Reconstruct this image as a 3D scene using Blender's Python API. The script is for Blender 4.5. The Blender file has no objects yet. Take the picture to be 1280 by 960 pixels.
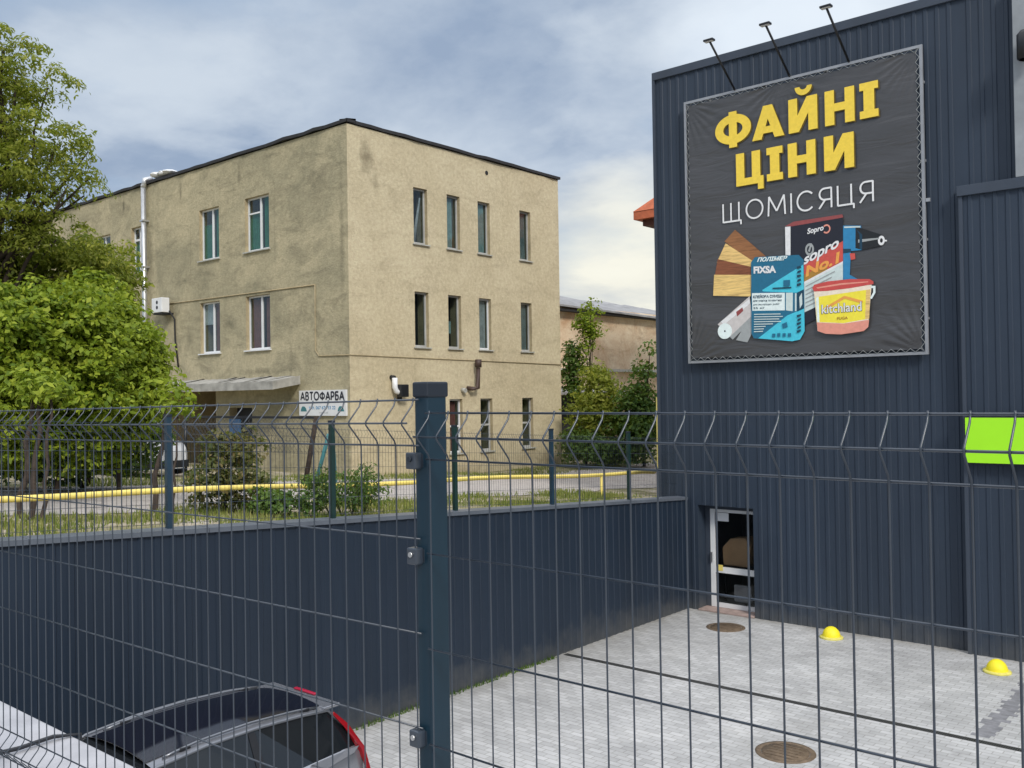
import bpy, bmesh, math, random
import numpy as np
from mathutils import Vector, Matrix
random.seed(7); RNG = np.random.default_rng(7)
sc = bpy.context.scene
COL = sc.collection
R = math.radians
# ------------------------------------------------------------------ camera
EYE = 4.4
CM = Matrix(((0.7602, 0.0199, 0.6494), (0.6495, 0.0001, -0.7603), (-0.0152, 0.9998, -0.0129)))
cam_d = bpy.data.cameras.new('camera'); cam = bpy.data.objects.new('camera', cam_d); COL.objects.link(cam)
cam_d.sensor_width = 36; cam_d.lens = 1166.6/1280*36; cam_d.clip_end = 3000; cam_d.clip_start = .05
cam.matrix_world = Matrix.Translation((0, 0, EYE)) @ CM.to_4x4()
sc.camera = cam
def ray(x, y):
    return CM @ Vector(((x-640)/1166.6, -(y-480)/1166.6, -1))
def at(x, y, **k):                      # where a sight line meets a real plane of the scene
    (ax, v), = k.items(); i = 'XYZ'.index(ax); d = ray(x, y); o = Vector((0, 0, EYE))
    return o + d*((v-o[i])/d[i])
def gz(y):                              # height of the upper ground behind the retaining wall
    return 3.23-.0595*max(-6, min(y, 23))
# ------------------------------------------------------------------ materials
def new_mat(name):
    m = bpy.data.materials.new(name); m.use_nodes = True
    nt = m.node_tree; b = nt.nodes['Principled BSDF']
    return m, nt, b
def N(nt, t, **k):
    n = nt.nodes.new(t)
    for a, v in k.items():
        if a in n.inputs: n.inputs[a].default_value = v
        else: setattr(n, a, v)
    return n
def pos(nt, scale=(1, 1, 1), rot=(0, 0, 0)):
    g = N(nt, 'ShaderNodeNewGeometry'); mp = N(nt, 'ShaderNodeMapping')
    mp.inputs['Scale'].default_value = scale; mp.inputs['Rotation'].default_value = rot
    nt.links.new(g.outputs['Position'], mp.inputs['Vector']); return mp.outputs['Vector']
def opos(nt, scale=(1, 1, 1)):
    g = N(nt, 'ShaderNodeTexCoord'); mp = N(nt, 'ShaderNodeMapping')
    mp.inputs['Scale'].default_value = scale
    nt.links.new(g.outputs['Object'], mp.inputs['Vector']); return mp.outputs['Vector']
def noise(nt, vec, scale, detail=6, rough=.6, dist=0):
    n = N(nt, 'ShaderNodeTexNoise'); n.inputs['Scale'].default_value = scale; n.inputs['Detail'].default_value = detail
    n.inputs['Roughness'].default_value = rough; n.inputs['Distortion'].default_value = dist
    nt.links.new(vec, n.inputs['Vector']); return n.outputs['Fac']
def ramp(nt, fac, stops):
    r = N(nt, 'ShaderNodeValToRGB'); e = r.color_ramp.elements
    while len(e) < len(stops): e.new(.5)
    for el, (p, c) in zip(e, stops):
        el.position = p; el.color = (c, c, c, 1) if isinstance(c, (int, float)) else (*c, 1)
    nt.links.new(fac, r.inputs['Fac']); return r.outputs['Color']
def mix(nt, fac, a, b, blend='MIX'):
    m = N(nt, 'ShaderNodeMixRGB'); m.blend_type = blend
    for s, v in (('Fac', fac), ('Color1', a), ('Color2', b)):
        if hasattr(v, 'links'): nt.links.new(v, m.inputs[s])
        elif isinstance(v, (int, float)): m.inputs[s].default_value = v if s == 'Fac' else (v, v, v, 1)
        else: m.inputs[s].default_value = (*v, 1)
    return m.outputs['Color']
def bump(nt, b, h, strength=.3, dist=.01):
    n = N(nt, 'ShaderNodeBump'); n.inputs['Strength'].default_value = strength; n.inputs['Distance'].default_value = dist
    nt.links.new(h, n.inputs['Height']); nt.links.new(n.outputs['Normal'], b.inputs['Normal'])
def simple(name, col, rough=.6, metal=0, var=.15, scale=3, spec=.5, bumps=0, bscale=40):
    m, nt, b = new_mat(name); v = pos(nt)
    f = noise(nt, v, scale)
    c = ramp(nt, f, [(.3, tuple(x*(1-var) for x in col)), (.7, tuple(min(1, x*(1+var)) for x in col))])
    nt.links.new(c, b.inputs['Base Color']); b.inputs['Roughness'].default_value = rough; b.inputs['Metallic'].default_value = metal
    b.inputs['Specular IOR Level'].default_value = spec
    if bumps: bump(nt, b, noise(nt, v, bscale), bumps)
    return m
def plaster(name, base, dark, amt, bh=.5, spots=()):
    m, nt, b = new_mat(name); v = pos(nt)
    n1 = noise(nt, v, .55, 8, .65, .6); n2 = noise(nt, pos(nt, (.45, .45, 1.1), (0, R(14), 0)), 1.5, 8, .72, .8); n3 = noise(nt, v, 9, 6, .7)
    st = noise(nt, pos(nt, (1.6, 1.6, .07)), 1.9, 5, .6)
    c = mix(nt, ramp(nt, n1, [(.38, 0), (.68, amt)]), base, dark)
    c = mix(nt, ramp(nt, n2, [(.5, 0), (.72, amt*.8)]), c, tuple(x*.6 for x in dark))
    c = mix(nt, ramp(nt, st, [(.62, 0), (.8, amt*.55)]), c, tuple(x*.55 for x in dark))
    c = mix(nt, .28, c, ramp(nt, n3, [(.3, .25), (.7, .85)]), 'OVERLAY')
    for (sx, sy, sz_, rx, ry, rz, k) in spots:      # rain stains with an outline of their own
        mp = N(nt, 'ShaderNodeMapping'); mp.vector_type = 'TEXTURE'; mp.inputs['Location'].default_value = (sx, sy, sz_); mp.inputs['Scale'].default_value = (rx, ry, rz)
        nt.links.new(v, mp.inputs['Vector']); ln = N(nt, 'ShaderNodeVectorMath'); ln.operation = 'LENGTH'; nt.links.new(mp.outputs['Vector'], ln.inputs[0])
        ad = N(nt, 'ShaderNodeMath'); ad.operation = 'ADD'; nt.links.new(ln.outputs['Value'], ad.inputs[0])
        sb = N(nt, 'ShaderNodeMath'); sb.operation = 'MULTIPLY'; nt.links.new(noise(nt, v, 3.2, 6, .7), sb.inputs[0]); sb.inputs[1].default_value = 1.1; nt.links.new(sb.outputs[0], ad.inputs[1])
        c = mix(nt, ramp(nt, ad.outputs[0], [(.55, k), (1.0, 0)]), c, tuple(x*.42 for x in dark))
    nt.links.new(c, b.inputs['Base Color']); b.inputs['Roughness'].default_value = .92; b.inputs['Specular IOR Level'].default_value = .2
    n4 = noise(nt, v, 16, 8, .75)
    bump(nt, b, n4, bh, .05); return m
M = {}
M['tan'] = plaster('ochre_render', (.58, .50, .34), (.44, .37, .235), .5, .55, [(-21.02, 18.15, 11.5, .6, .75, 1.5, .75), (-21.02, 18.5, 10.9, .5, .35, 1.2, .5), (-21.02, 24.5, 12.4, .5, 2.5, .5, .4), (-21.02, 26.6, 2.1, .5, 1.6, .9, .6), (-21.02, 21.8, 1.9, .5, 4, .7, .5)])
M['tan_shaded_dirty'] = plaster('shaded_weathered_ochre_render', (.47, .41, .27), (.265, .245, .165), .85, .6, [(-34.2, 17.4, 11.9, .25, .5, .9, .8), (-30.1, 17.4, 11.8, .22, .5, 1.2, .6), (-26.5, 17.4, 11.8, .3, .5, 1.0, .65), (-32.2, 17.4, 9.5, .5, .5, 4.0, .5), (-21.3, 17.4, 9, .3, .5, 6, .45), (-27.2, 17.4, 6.9, .8, .5, .35, .45), (-29.6, 17.4, 6.6, .6, .5, .8, .4), (-25.5, 17.4, 5.3, 3, .5, .35, .5), (-22.4, 17.4, 10.6, 1.2, .5, 1.6, .3)])  # darker base carries part of this side's shade, along with real dirt
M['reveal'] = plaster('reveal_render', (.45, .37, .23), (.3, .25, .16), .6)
M['cream_wall'] = plaster('stained_old_wall', (.80, .67, .49), (.50, .28, .15), .75)
def cladding(name, col):
    m, nt, b = new_mat(name); v = pos(nt)
    f = noise(nt, pos(nt, (1, 1, .15)), 1.1, 5)
    c = ramp(nt, f, [(.3, tuple(x*.86 for x in col)), (.7, tuple(x*1.15 for x in col))])
    c = mix(nt, ramp(nt, noise(nt, pos(nt, (3, 3, .2)), 2, 5), [(.62, 0), (.8, .18)]), c, tuple(x*1.9 for x in col))
    sp = N(nt, 'ShaderNodeSeparateXYZ'); nt.links.new(v, sp.inputs[0])
    md = N(nt, 'ShaderNodeMath'); md.operation = 'MULTIPLY_ADD'; nt.links.new(noise(nt, v, 2.2, 7, .7), md.inputs[0]); md.inputs[1].default_value = 1.1; nt.links.new(sp.outputs[2], md.inputs[2])
    c = mix(nt, ramp(nt, md.outputs[0], [(.45, .40), (1.0, 0)]), c, (.15, .145, .13))     # splashed dirt above the paving
    nt.links.new(c, b.inputs['Base Color']); b.inputs['Specular IOR Level'].default_value = .45
    bump(nt, b, noise(nt, pos(nt, (1, 1, .6)), 1.3, 3), .12, .08)
    nt.links.new(ramp(nt, noise(nt, v, 2.3, 4), [(.3, .48), (.7, .62)]), b.inputs['Roughness']); return m
M['clad'] = cladding('anthracite_cladding', (.024, .037, .059))
M['clad_trim'] = cladding('anthracite_trim', (.042, .055, .078))
M['wallclad'] = cladding('retaining_cladding', (.0105, .0205, .038))
M['coping'] = simple('coping_metal', (.10, .115, .14), .45)
M['fence'] = simple('fence_coating', (.022, .036, .055), .38, 0, .1, 5, .6)
M['wire'] = simple('wire_coating', (.034, .045, .062), .30, 0, .1, 8, .8)
M['post'] = simple('post_coating', (.004, .024, .042), .45, 0, .12, 6, .5)
M['cap'] = simple('cap_plastic', (.012, .018, .028), .5)
M['bolt'] = simple('bolt_steel', (.6, .6, .6), .3, .9)
M['farpost'] = simple('far_post', (.012, .035, .06), .45)
M['farpost_green'] = simple('far_post_green', (.008, .03, .028), .45)
M['concrete'] = simple('pale_concrete', (.42, .42, .44), .85, 0, .18, 3, .3, .3, 30)
M['street'] = simple('street_paving', (.30, .30, .30), .9, 0, .15, 2)
M['black'] = simple('black_paint', (.012, .013, .016), .4)
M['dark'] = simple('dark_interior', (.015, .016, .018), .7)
M['interior'] = simple('room_interior', (.16, .165, .16), .9)
M['white_pvc'] = simple('white_pvc', (.72, .73, .74), .4, 0, .06)
M['grey_pvc'] = simple('grey_old_frame', (.42, .42, .40), .5)
M['brown_pvc'] = simple('brown_frame', (.20, .15, .12), .5)
M['sill'] = simple('sill_metal', (.42, .42, .38), .5, 0, .2, 6)
M['bitumen'] = simple('bitumen_edge', (.022, .022, .024), .8, 0, .3, 8)
M['zinc'] = simple('galvanised', (.55, .56, .57), .35, .7, .15, 4)
M['slab'] = simple('canopy_slab', (.36, .35, .32), .9, 0, .3, 3, .3, .4, 20)
M['yellow'] = simple('yellow_pipe_paint', (.82, .66, .17), .5, 0, .12, 5)
M['domeyellow'] = simple('dome_yellow', (.88, .74, .02), .55, 0, .06, 9)
M['domebase'] = simple('dome_base', (.66, .60, .14), .8, 0, .2, 9)
M['rust'] = simple('rusty_iron', (.17, .125, .085), .75, .3, .3, 12, .4, .5, 40)
M['flue'] = simple('flue_brown', (.06, .035, .028), .6)
M['teal'] = simple('teal_paint', (.05, .20, .22), .5)
M['blue_cloth'] = simple('blue_paint', (.03, .09, .20), .6)
M['lime'] = simple('lime_acrylic', (.40, .90, .02), .35, 0, .02)
M['frame_alu'] = simple('banner_frame', (.34, .35, .37), .4, .4)
M['greyclad'] = simple('grey_pilaster', (.27, .29, .31), .5)
M['step'] = simple('door_step', (.36, .27, .24), .85, 0, .2, 8)
M['cardboard'] = simple('cardboard', (.50, .33, .18), .85)
M['asbestos'] = simple('slate_sheet', (.27, .27, .275), .9, 0, .35, 1.5, .3)
M['terracotta'] = simple('terracotta_tile', (.50, .13, .055), .75, 0, .2, 4)
M['soffit'] = simple('soffit_brown', (.12, .045, .03), .8)
M['bark'] = simple('bark', (.05, .038, .030), .95, 0, .35, 10, .2, .6, 30)
M['stem'] = simple('green_stem', (.10, .12, .05), .9)
M['cable'] = simple('cable_rubber', (.015, .016, .02), .35)
M['carsilver'] = simple('silver_paint', (.27, .28, .31), .22, .6, .03, 2)
M['carwhite'] = simple('white_paint', (.5, .51, .53), .25, 0, .03, 2)
M['carglass'] = simple('tinted_glass', (.008, .010, .012), .04, 0, .1, 2, .8)
M['carroof'] = simple('roof_wall_reflection', (.006, .007, .014), .08, 0, .1, 2, .45)  # silver roof's reflection of the dark wall, put into the colour
M['rail'] = simple('roof_rail', (.20, .21, .23), .3, .8)
M['tail'] = simple('tail_lens', (.24, .005, .009), .12)
M['brake'] = simple('brake_lens', (.35, .012, .04), .2)
M['rubber'] = simple('tyre', (.02, .02, .02), .9)
M['alloy'] = simple('alloy', (.5, .5, .5), .3, .8)
M['chain'] = simple('mesh_wire', (.12, .12, .12), .5, .4)
def woodmat(name, col):
    m, nt, b = new_mat(name); f = noise(nt, pos(nt, (.8, 1, 9)), 3.5, 6, .65, .6)
    nt.links.new(ramp(nt, f, [(.3, tuple(x*.55 for x in col)), (.5, col), (.7, tuple(min(1, x*1.25) for x in col))]), b.inputs['Base Color']); b.inputs['Roughness'].default_value = .5; return m
for n_, c_ in dict(pr_yellow=(.92, .66, .07), pr_shadow=(.16, .11, .02), pr_white=(.80, .80, .80), pr_wood1=(.30, .13, .05), pr_wood2=(.80, .54, .20), pr_wood3=(.24, .08, .035),
                   pr_wood4=(.82, .56, .20), pr_blue=(.015, .15, .26), pr_cyan=(.07, .58, .74), pr_dkblue=(.008, .05, .09), pr_black=(.014, .016, .028), pr_red=(.62, .09, .07),
                   pr_orange=(.86, .38, .08), pr_gold=(.42, .22, .04), pr_drill=(.03, .24, .47), pr_grey=(.36, .38, .38), pr_pale=(.62, .72, .70), pr_roll=(.62, .58, .56), pr_bucket=(.95, .80, .06),
                   pr_pink=(.80, .32, .24), pr_lid=(.60, .08, .07), pr_cream=(.90, .78, .62), pr_maroon=(.30, .07, .07), pr_char=(.012, .015, .018), pr_mint=(.80, .90, .88)).items():
    M[n_] = woodmat(n_, c_) if 'wood' in n_ else simple(n_, c_, .5, 0, .08, 14)
def vinyl():
    m, nt, b = new_mat('banner_vinyl'); v = pos(nt)
    c = ramp(nt, noise(nt, v, .8, 4), [(.3, (.056, .056, .059)), (.7, (.070, .069, .073))])
    nt.links.new(c, b.inputs['Base Color']); b.inputs['Roughness'].default_value = .33; b.inputs['Specular IOR Level'].default_value = .7
    w = noise(nt, pos(nt, (.5, 1, 2.2), (0, R(12), 0)), 1.7, 4, .5, 1.2)
    bump(nt, b, w, .22, .09); return m
M['vinyl'] = vinyl()
def glassmat(name, tint, refl=.06):
    m, nt, b = new_mat(name); out = nt.nodes['Material Output']
    tr = N(nt, 'ShaderNodeBsdfTransparent'); tr.inputs['Color'].default_value = (*tint, 1)
    gl = N(nt, 'ShaderNodeBsdfGlossy'); gl.inputs['Roughness'].default_value = .03; gl.inputs['Color'].default_value = (.6, .64, .66, 1)
    lw = N(nt, 'ShaderNodeLayerWeight'); lw.inputs['Blend'].default_value = .5
    pw = N(nt, 'ShaderNodeMath'); pw.operation = 'POWER'; nt.links.new(lw.outputs['Facing'], pw.inputs[0]); pw.inputs[1].default_value = 4
    ad = N(nt, 'ShaderNodeMath'); ad.operation = 'ADD'; ad.inputs[1].default_value = refl; ad.use_clamp = True
    nt.links.new(pw.outputs[0], ad.inputs[0])
    mx = N(nt, 'ShaderNodeMixShader'); nt.links.new(ad.outputs[0], mx.inputs[0]); nt.links.new(tr.outputs[0], mx.inputs[1]); nt.links.new(gl.outputs[0], mx.inputs[2])
    nt.links.new(mx.outputs[0], out.inputs['Surface']); return m
M['glass'] = glassmat('window_glass', (.75, .8, .8))
M['glass_door'] = glassmat('door_glass', (.85, .85, .85), .03)
def pavers():
    m, nt, b = new_mat('block_paving'); v = pos(nt)
    br = N(nt, 'ShaderNodeTexBrick'); nt.links.new(v, br.inputs['Vector'])
    br.inputs['Scale'].default_value = 1; br.inputs['Brick Width'].default_value = .2; br.inputs['Row Height'].default_value = .1
    br.inputs['Mortar Size'].default_value = .006; br.inputs['Mortar Smooth'].default_value = .3; br.inputs['Bias'].default_value = 0
    br.inputs['Color1'].default_value = (.485, .485, .485, 1); br.inputs['Color2'].default_value = (.375, .375, .375, 1); br.inputs['Mortar'].default_value = (.27, .265, .25, 1)
    c = mix(nt, .55, br.outputs['Color'], ramp(nt, noise(nt, v, .9, 7, .7), [(.3, .32), (.7, .68)]), 'OVERLAY')
    c = mix(nt, ramp(nt, noise(nt, v, .35, 6, .7, .8), [(.52, 0), (.75, .38)]), c, (.33, .32, .29))
    c = mix(nt, ramp(nt, noise(nt, pos(nt, (.5, 2.2, 1)), 1.6, 5, .6), [(.55, 0), (.72, .3)]), c, (.60, .59, .57))
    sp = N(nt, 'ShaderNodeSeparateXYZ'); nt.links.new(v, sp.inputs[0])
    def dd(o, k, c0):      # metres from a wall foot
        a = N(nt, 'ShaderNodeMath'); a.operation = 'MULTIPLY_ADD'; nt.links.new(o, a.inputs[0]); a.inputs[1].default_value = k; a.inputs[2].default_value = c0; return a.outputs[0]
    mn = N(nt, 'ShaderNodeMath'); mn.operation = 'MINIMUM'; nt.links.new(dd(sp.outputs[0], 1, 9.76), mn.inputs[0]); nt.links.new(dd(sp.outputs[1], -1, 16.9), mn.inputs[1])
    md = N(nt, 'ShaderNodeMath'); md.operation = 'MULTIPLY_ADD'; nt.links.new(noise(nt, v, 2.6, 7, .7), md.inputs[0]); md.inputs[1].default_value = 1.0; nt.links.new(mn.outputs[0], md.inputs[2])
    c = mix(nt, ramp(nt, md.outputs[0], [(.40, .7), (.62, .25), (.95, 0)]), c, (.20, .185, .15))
    c = mix(nt, ramp(nt, noise(nt, v, 1.1, 4, .5), [(.66, 0), (.72, .35)]), c, (.20, .195, .19))
    nt.links.new(c, b.inputs['Base Color']); b.inputs['Roughness'].default_value = .85
    bump(nt, b, br.outputs['Fac'], -.4, .006); return m
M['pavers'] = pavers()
M['darkpavers'] = simple('dark_pavers', (.22, .22, .235), .85, 0, .3, 6, .4, .3, 12)
def grate():
    m, nt, b = new_mat('drain_grate'); v = pos(nt)
    w = N(nt, 'ShaderNodeTexWave'); w.bands_direction = 'X'; w.inputs['Scale'].default_value = 12; nt.links.new(v, w.inputs['Vector'])
    nt.links.new(ramp(nt, w.outputs['Fac'], [(.4, (.01, .01, .01)), (.6, (.10, .10, .095))]), b.inputs['Base Color']); b.inputs['Roughness'].default_value = .6; b.inputs['Metallic'].default_value = .4
    return m
M['grate'] = grate()
def upper():
    m, nt, b = new_mat('grassy_soil'); v = pos(nt)
    c = ramp(nt, noise(nt, v, .7, 8, .7, .5), [(.33, (.11, .13, .04)), (.46, (.22, .20, .09)), (.56, (.42, .36, .27)), (.66, (.46, .42, .36)), (.78, (.14, .16, .05))])
    c = mix(nt, .5, c, ramp(nt, noise(nt, v, 12, 5, .7), [(.3, .3), (.7, .7)]), 'OVERLAY')
    nt.links.new(c, b.inputs['Base Color']); b.inputs['Roughness'].default_value = .95; bump(nt, b, noise(nt, v, 7, 7, .7), .8, .06); return m
M['upper'] = upper()
def gravel():
    m, nt, b = new_mat('gravel'); v = pos(nt)
    c = ramp(nt, noise(nt, v, 1.2, 8, .7, .4), [(.3, (.30, .27, .24)), (.5, (.44, .40, .37)), (.66, (.36, .33, .29)), (.8, (.2, .2, .1))])
    c = mix(nt, .6, c, ramp(nt, noise(nt, v, 18, 5, .8), [(.35, .3), (.65, .72)]), 'OVERLAY')
    nt.links.new(c, b.inputs['Base Color']); b.inputs['Roughness'].default_value = .95; bump(nt, b, noise(nt, v, 22, 4, .8), .8, .03); return m
M['gravel'] = gravel()
def leafmat(name, c0, c1, c2, trans=.35):
    m, nt, b = new_mat(name); out = nt.nodes['Material Output']
    g = N(nt, 'ShaderNodeNewGeometry')
    c = ramp(nt, g.outputs['Random Per Island'], [(.05, c0), (.5, c1), (.95, c2)])
    c = mix(nt, ramp(nt, noise(nt, pos(nt), .9, 3), [(.4, 0), (.65, .4)]), c, c2)
    c = mix(nt, ramp(nt, noise(nt, pos(nt), 2.1, 3), [(.48, 0), (.68, .55)]), c, c0)
    nt.links.new(c, b.inputs['Base Color']); b.inputs['Roughness'].default_value = .55; b.inputs['Specular IOR Level'].default_value = .25
    t = N(nt, 'ShaderNodeBsdfTranslucent'); nt.links.new(mix(nt, .6, c, (.30, .40, .03)), t.inputs['Color'])
    mx = N(nt, 'ShaderNodeMixShader'); mx.inputs[0].default_value = trans
    nt.links.new(b.outputs[0], mx.inputs[1]); nt.links.new(t.outputs[0], mx.inputs[2]); nt.links.new(mx.outputs[0], out.inputs['Surface']); return m
M['leaf_tree'] = leafmat('leaf_tree', (.11, .15, .022), (.22, .255, .036), (.36, .36, .06), .46)
M['leaf_bright'] = leafmat('leaf_bright', (.085, .15, .014), (.21, .29, .022), (.36, .42, .04), .38)
M['leaf_dark'] = leafmat('leaf_dark', (.022, .06, .016), (.05, .11, .024), (.10, .17, .035), .28)
M['leaf_mid'] = leafmat('leaf_mid', (.032, .078, .018), (.07, .14, .027), (.14, .21, .04), .3)
M['leaf_olive'] = leafmat('leaf_olive', (.05, .07, .022), (.10, .12, .035), (.20, .15, .06), .3)
M['grass'] = leafmat('grass_blade', (.09, .14, .025), (.17, .22, .04), (.36, .34, .13), .3)
# ------------------------------------------------------------------ object helpers
class MB:
    def __init__(s): s.v = []; s.f = []; s.smooth = []
    def add(s, vs, fs, sm=False):
        o = len(s.v); s.v += [tuple(p) for p in vs]; s.f += [tuple(i+o for i in f) for f in fs]; s.smooth += [sm]*len(fs); return s
    def box(s, x0, x1, y0, y1, z0, z1):
        vs = [(x, y, z) for x in (x0, x1) for y in (y0, y1) for z in (z0, z1)]
        return s.add(vs, [(0, 1, 3, 2), (4, 6, 7, 5), (0, 4, 5, 1), (2, 3, 7, 6), (0, 2, 6, 4), (1, 5, 7, 3)])
    def quad(s, *p): return s.add(p, [tuple(range(len(p)))])
    def prism(s, poly, d):              # extrude a planar polygon along d
        d = Vector(d); n = len(poly); a = [Vector(p) for p in poly]; b = [p+d for p in a]
        return s.add(a+b, [tuple(range(n-1, -1, -1)), tuple(range(n, 2*n))]+[(i, (i+1) % n, (i+1) % n+n, i+n) for i in range(n)])
    def tube(s, pts, r, n=8, closed=True):
        pts = [Vector(p) for p in pts]; vs = []; rs = r if isinstance(r, (list, tuple)) else [r]*len(pts)
        ref = None
        for i, p in enumerate(pts):
            t = (pts[min(i+1, len(pts)-1)]-pts[max(i-1, 0)]).normalized()
            if ref is None: ref = t.orthogonal().normalized()
            u = (ref-t*ref.dot(t)).normalized(); ref = u; w = t.cross(u)
            vs += [p+(u*math.cos(a)+w*math.sin(a))*rs[i] for a in (2*math.pi*k/n for k in range(n))]
        fs = [(i*n+k, i*n+(k+1) % n, (i+1)*n+(k+1) % n, (i+1)*n+k) for i in range(len(pts)-1) for k in range(n)]
        s.add(vs, fs, True)
        o = len(s.v)-len(vs)
        s.f += [tuple(o+k for k in range(n-1, -1, -1)), tuple(o+len(vs)-n+k for k in range(n))]; s.smooth += [False]*2
        return s
    def lathe(s, prof, c, n=32):        # profile (r, z) about a vertical axis at c
        c = Vector(c); vs = []; 
        for r, z in prof: vs += [c+Vector((r*math.cos(2*math.pi*k/n), r*math.sin(2*math.pi*k/n), z)) for k in range(n)]
        fs = [(i*n+k, i*n+(k+1) % n, (i+1)*n+(k+1) % n, (i+1)*n+k) for i in range(len(prof)-1) for k in range(n)]
        return s.add(vs, fs, True)
    def build(s, name, mat, parent=None, bevel=0, label=None):
        o0 = Vector((0, 0, 0)); p = parent
        while p is not None: o0 += p.location; p = p.parent
        me = bpy.data.meshes.new(name); me.from_pydata([tuple(Vector(v)-o0) for v in s.v], [], s.f)
        me.polygons.foreach_set('use_smooth', s.smooth); me.materials.append(M[mat] if isinstance(mat, str) else mat)
        o = bpy.data.objects.new(name, me); COL.objects.link(o); o.parent = parent
        bm = bmesh.new(); bm.from_mesh(me); bmesh.ops.recalc_face_normals(bm, faces=bm.faces); bm.to_mesh(me); bm.free()
        if bevel:
            b = o.modifiers.new('bevel', 'BEVEL'); b.width = bevel; b.segments = 2; b.limit_method = 'ANGLE'
        if label: o['label'] = label
        return o
def tag(o, label, cat, group=None):
    o['label'] = label; o['category'] = cat
    if group: o['group'] = group
    return o
def thing(name, loc, label, cat, group=None):
    o = bpy.data.objects.new(name, None); COL.objects.link(o); o.location = loc; o.empty_display_size = .2
    return tag(o, label, cat, group)
def struct(o, kind='structure'): o['kind'] = kind; return o
def copy_tree(o, parent=None):
    c = o.copy(); COL.objects.link(c); c.parent = parent
    for ch in list(o.children): copy_tree(ch, c)
    return c
def text(body, mat, parent, origin, ux, width, height, bold=0, name='lettering', shear=0, uz=(0, 0, 1), align_h=True):
    cu = bpy.data.curves.new(name, 'FONT'); cu.body = body; cu.offset = bold; cu.shear = shear; cu.resolution_u = 4
    t = bpy.data.objects.new(name, cu); COL.objects.link(t)
    bpy.context.view_layer.update()
    me = bpy.data.meshes.new_from_object(t.evaluated_get(bpy.context.evaluated_depsgraph_get()))
    bpy.data.objects.remove(t)
    co = np.array([v.co[:] for v in me.vertices]); lo = co.min(0); hi = co.max(0)
    ux = Vector(ux); uz = Vector(uz); o0 = Vector((0, 0, 0)); p = parent
    while p is not None: o0 += p.location; p = p.parent
    for v in me.vertices:
        a = (v.co.x-lo[0])/(hi[0]-lo[0])*width; b_ = (v.co.y-lo[1])/(hi[1]-lo[1])*height
        v.co = Vector(origin)+ux*a+uz*b_-o0
    me.materials.clear(); me.materials.append(M[mat])
    o = bpy.data.objects.new(name, me); COL.objects.link(o); o.parent = parent
    return o
# ------------------------------------------------------------------ world, sun
SUN = Vector((.72, -.42, .64)).normalized()
w = bpy.data.worlds.new('World'); sc.world = w; w.use_nodes = True; nt = w.node_tree
bg = nt.nodes['Background']; bg.inputs['Strength'].default_value = .1
sky = N(nt, 'ShaderNodeTexSky'); sky.sky_type = 'NISHITA'; sky.sun_disc = False
sky.sun_elevation = math.asin(SUN.z); sky.sun_rotation = math.atan2(SUN.x, SUN.y); sky.air_density = 1.2; sky.dust_density = 2.0
tc = N(nt, 'ShaderNodeTexCoord'); sep = N(nt, 'ShaderNodeSeparateXYZ'); nt.links.new(tc.outputs['Generated'], sep.inputs[0])
def mth(op, a, b_=None, cl=False):
    n = N(nt, 'ShaderNodeMath'); n.operation = op; n.use_clamp = cl
    for i, v in enumerate((a, b_)):
        if v is None: continue
        if isinstance(v, (int, float)): n.inputs[i].default_value = v
        else: nt.links.new(v, n.inputs[i])
    return n.outputs[0]
zz = mth('ADD', mth('MAXIMUM', sep.outputs['Z'], 0), .22)
cb = N(nt, 'ShaderNodeCombineXYZ'); nt.links.new(mth('DIVIDE', sep.outputs['X'], zz), cb.inputs[0]); nt.links.new(mth('DIVIDE', sep.outputs['Y'], zz), cb.inputs[1])
cb.inputs[2].default_value = 3.7
c1 = noise(nt, cb.outputs[0], 1.3, 9, .56, .15); c2 = noise(nt, cb.outputs[0], 1.5, 9, .56, .1); c3 = noise(nt, cb.outputs[0], 2.9, 9, .55, .15)
skyb = mix(nt, .72, sky.outputs['Color'], (2.9, 3.8, 5.1))
cov = ramp(nt, c1, [(.30, 0), (.52, 1)])
cl = mix(nt, ramp(nt, c2, [(.40, 0), (.60, 1)]), (2.45, 3.15, 4.3), (4.3, 4.95, 5.8))
cl = mix(nt, ramp(nt, c3, [(.50, 0), (.66, .6)]), cl, (5.0, 5.6, 6.3))
col = mix(nt, cov, skyb, cl)
def blob(px, py, w0, w1):
    d = ray(px, py).normalized(); dp = N(nt, 'ShaderNodeVectorMath'); dp.operation = 'DOT_PRODUCT'
    nt.links.new(tc.outputs['Generated'], dp.inputs[0]); dp.inputs[1].default_value = d
    nv = mth('ADD', dp.outputs['Value'], mth('MULTIPLY', mth('SUBTRACT', c3, .5), .012))
    return ramp(nt, nv, [(w0, 0), (w1, 1)])
col = mix(nt, mth('MULTIPLY', blob(785, 345, .9925, .9996), .8), col, (8.2, 7.9, 6.6))
col = mix(nt, mth('MULTIPLY', blob(1000, 10, .990, .9985), .7), col, (7.0, 7.6, 8.2))
zen = ramp(nt, sep.outputs['Z'], [(.42, 0), (.85, 1)])
col = mix(nt, zen, col, (12, 12.5, 13.5))
hz = ramp(nt, sep.outputs['Z'], [(-.02, 1), (.0, 0)])
col = mix(nt, hz, col, (1.2, 1.2, 1.2))
nt.links.new(col, bg.inputs['Color'])
sd = bpy.data.lights.new('sun', 'SUN'); sun = bpy.data.objects.new('sun', sd); COL.objects.link(sun)
sd.energy = 1.8; sd.angle = R(12); sd.color = (1, .945, .86)
sun.rotation_euler = SUN.to_track_quat('Z', 'Y').to_euler()
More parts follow.
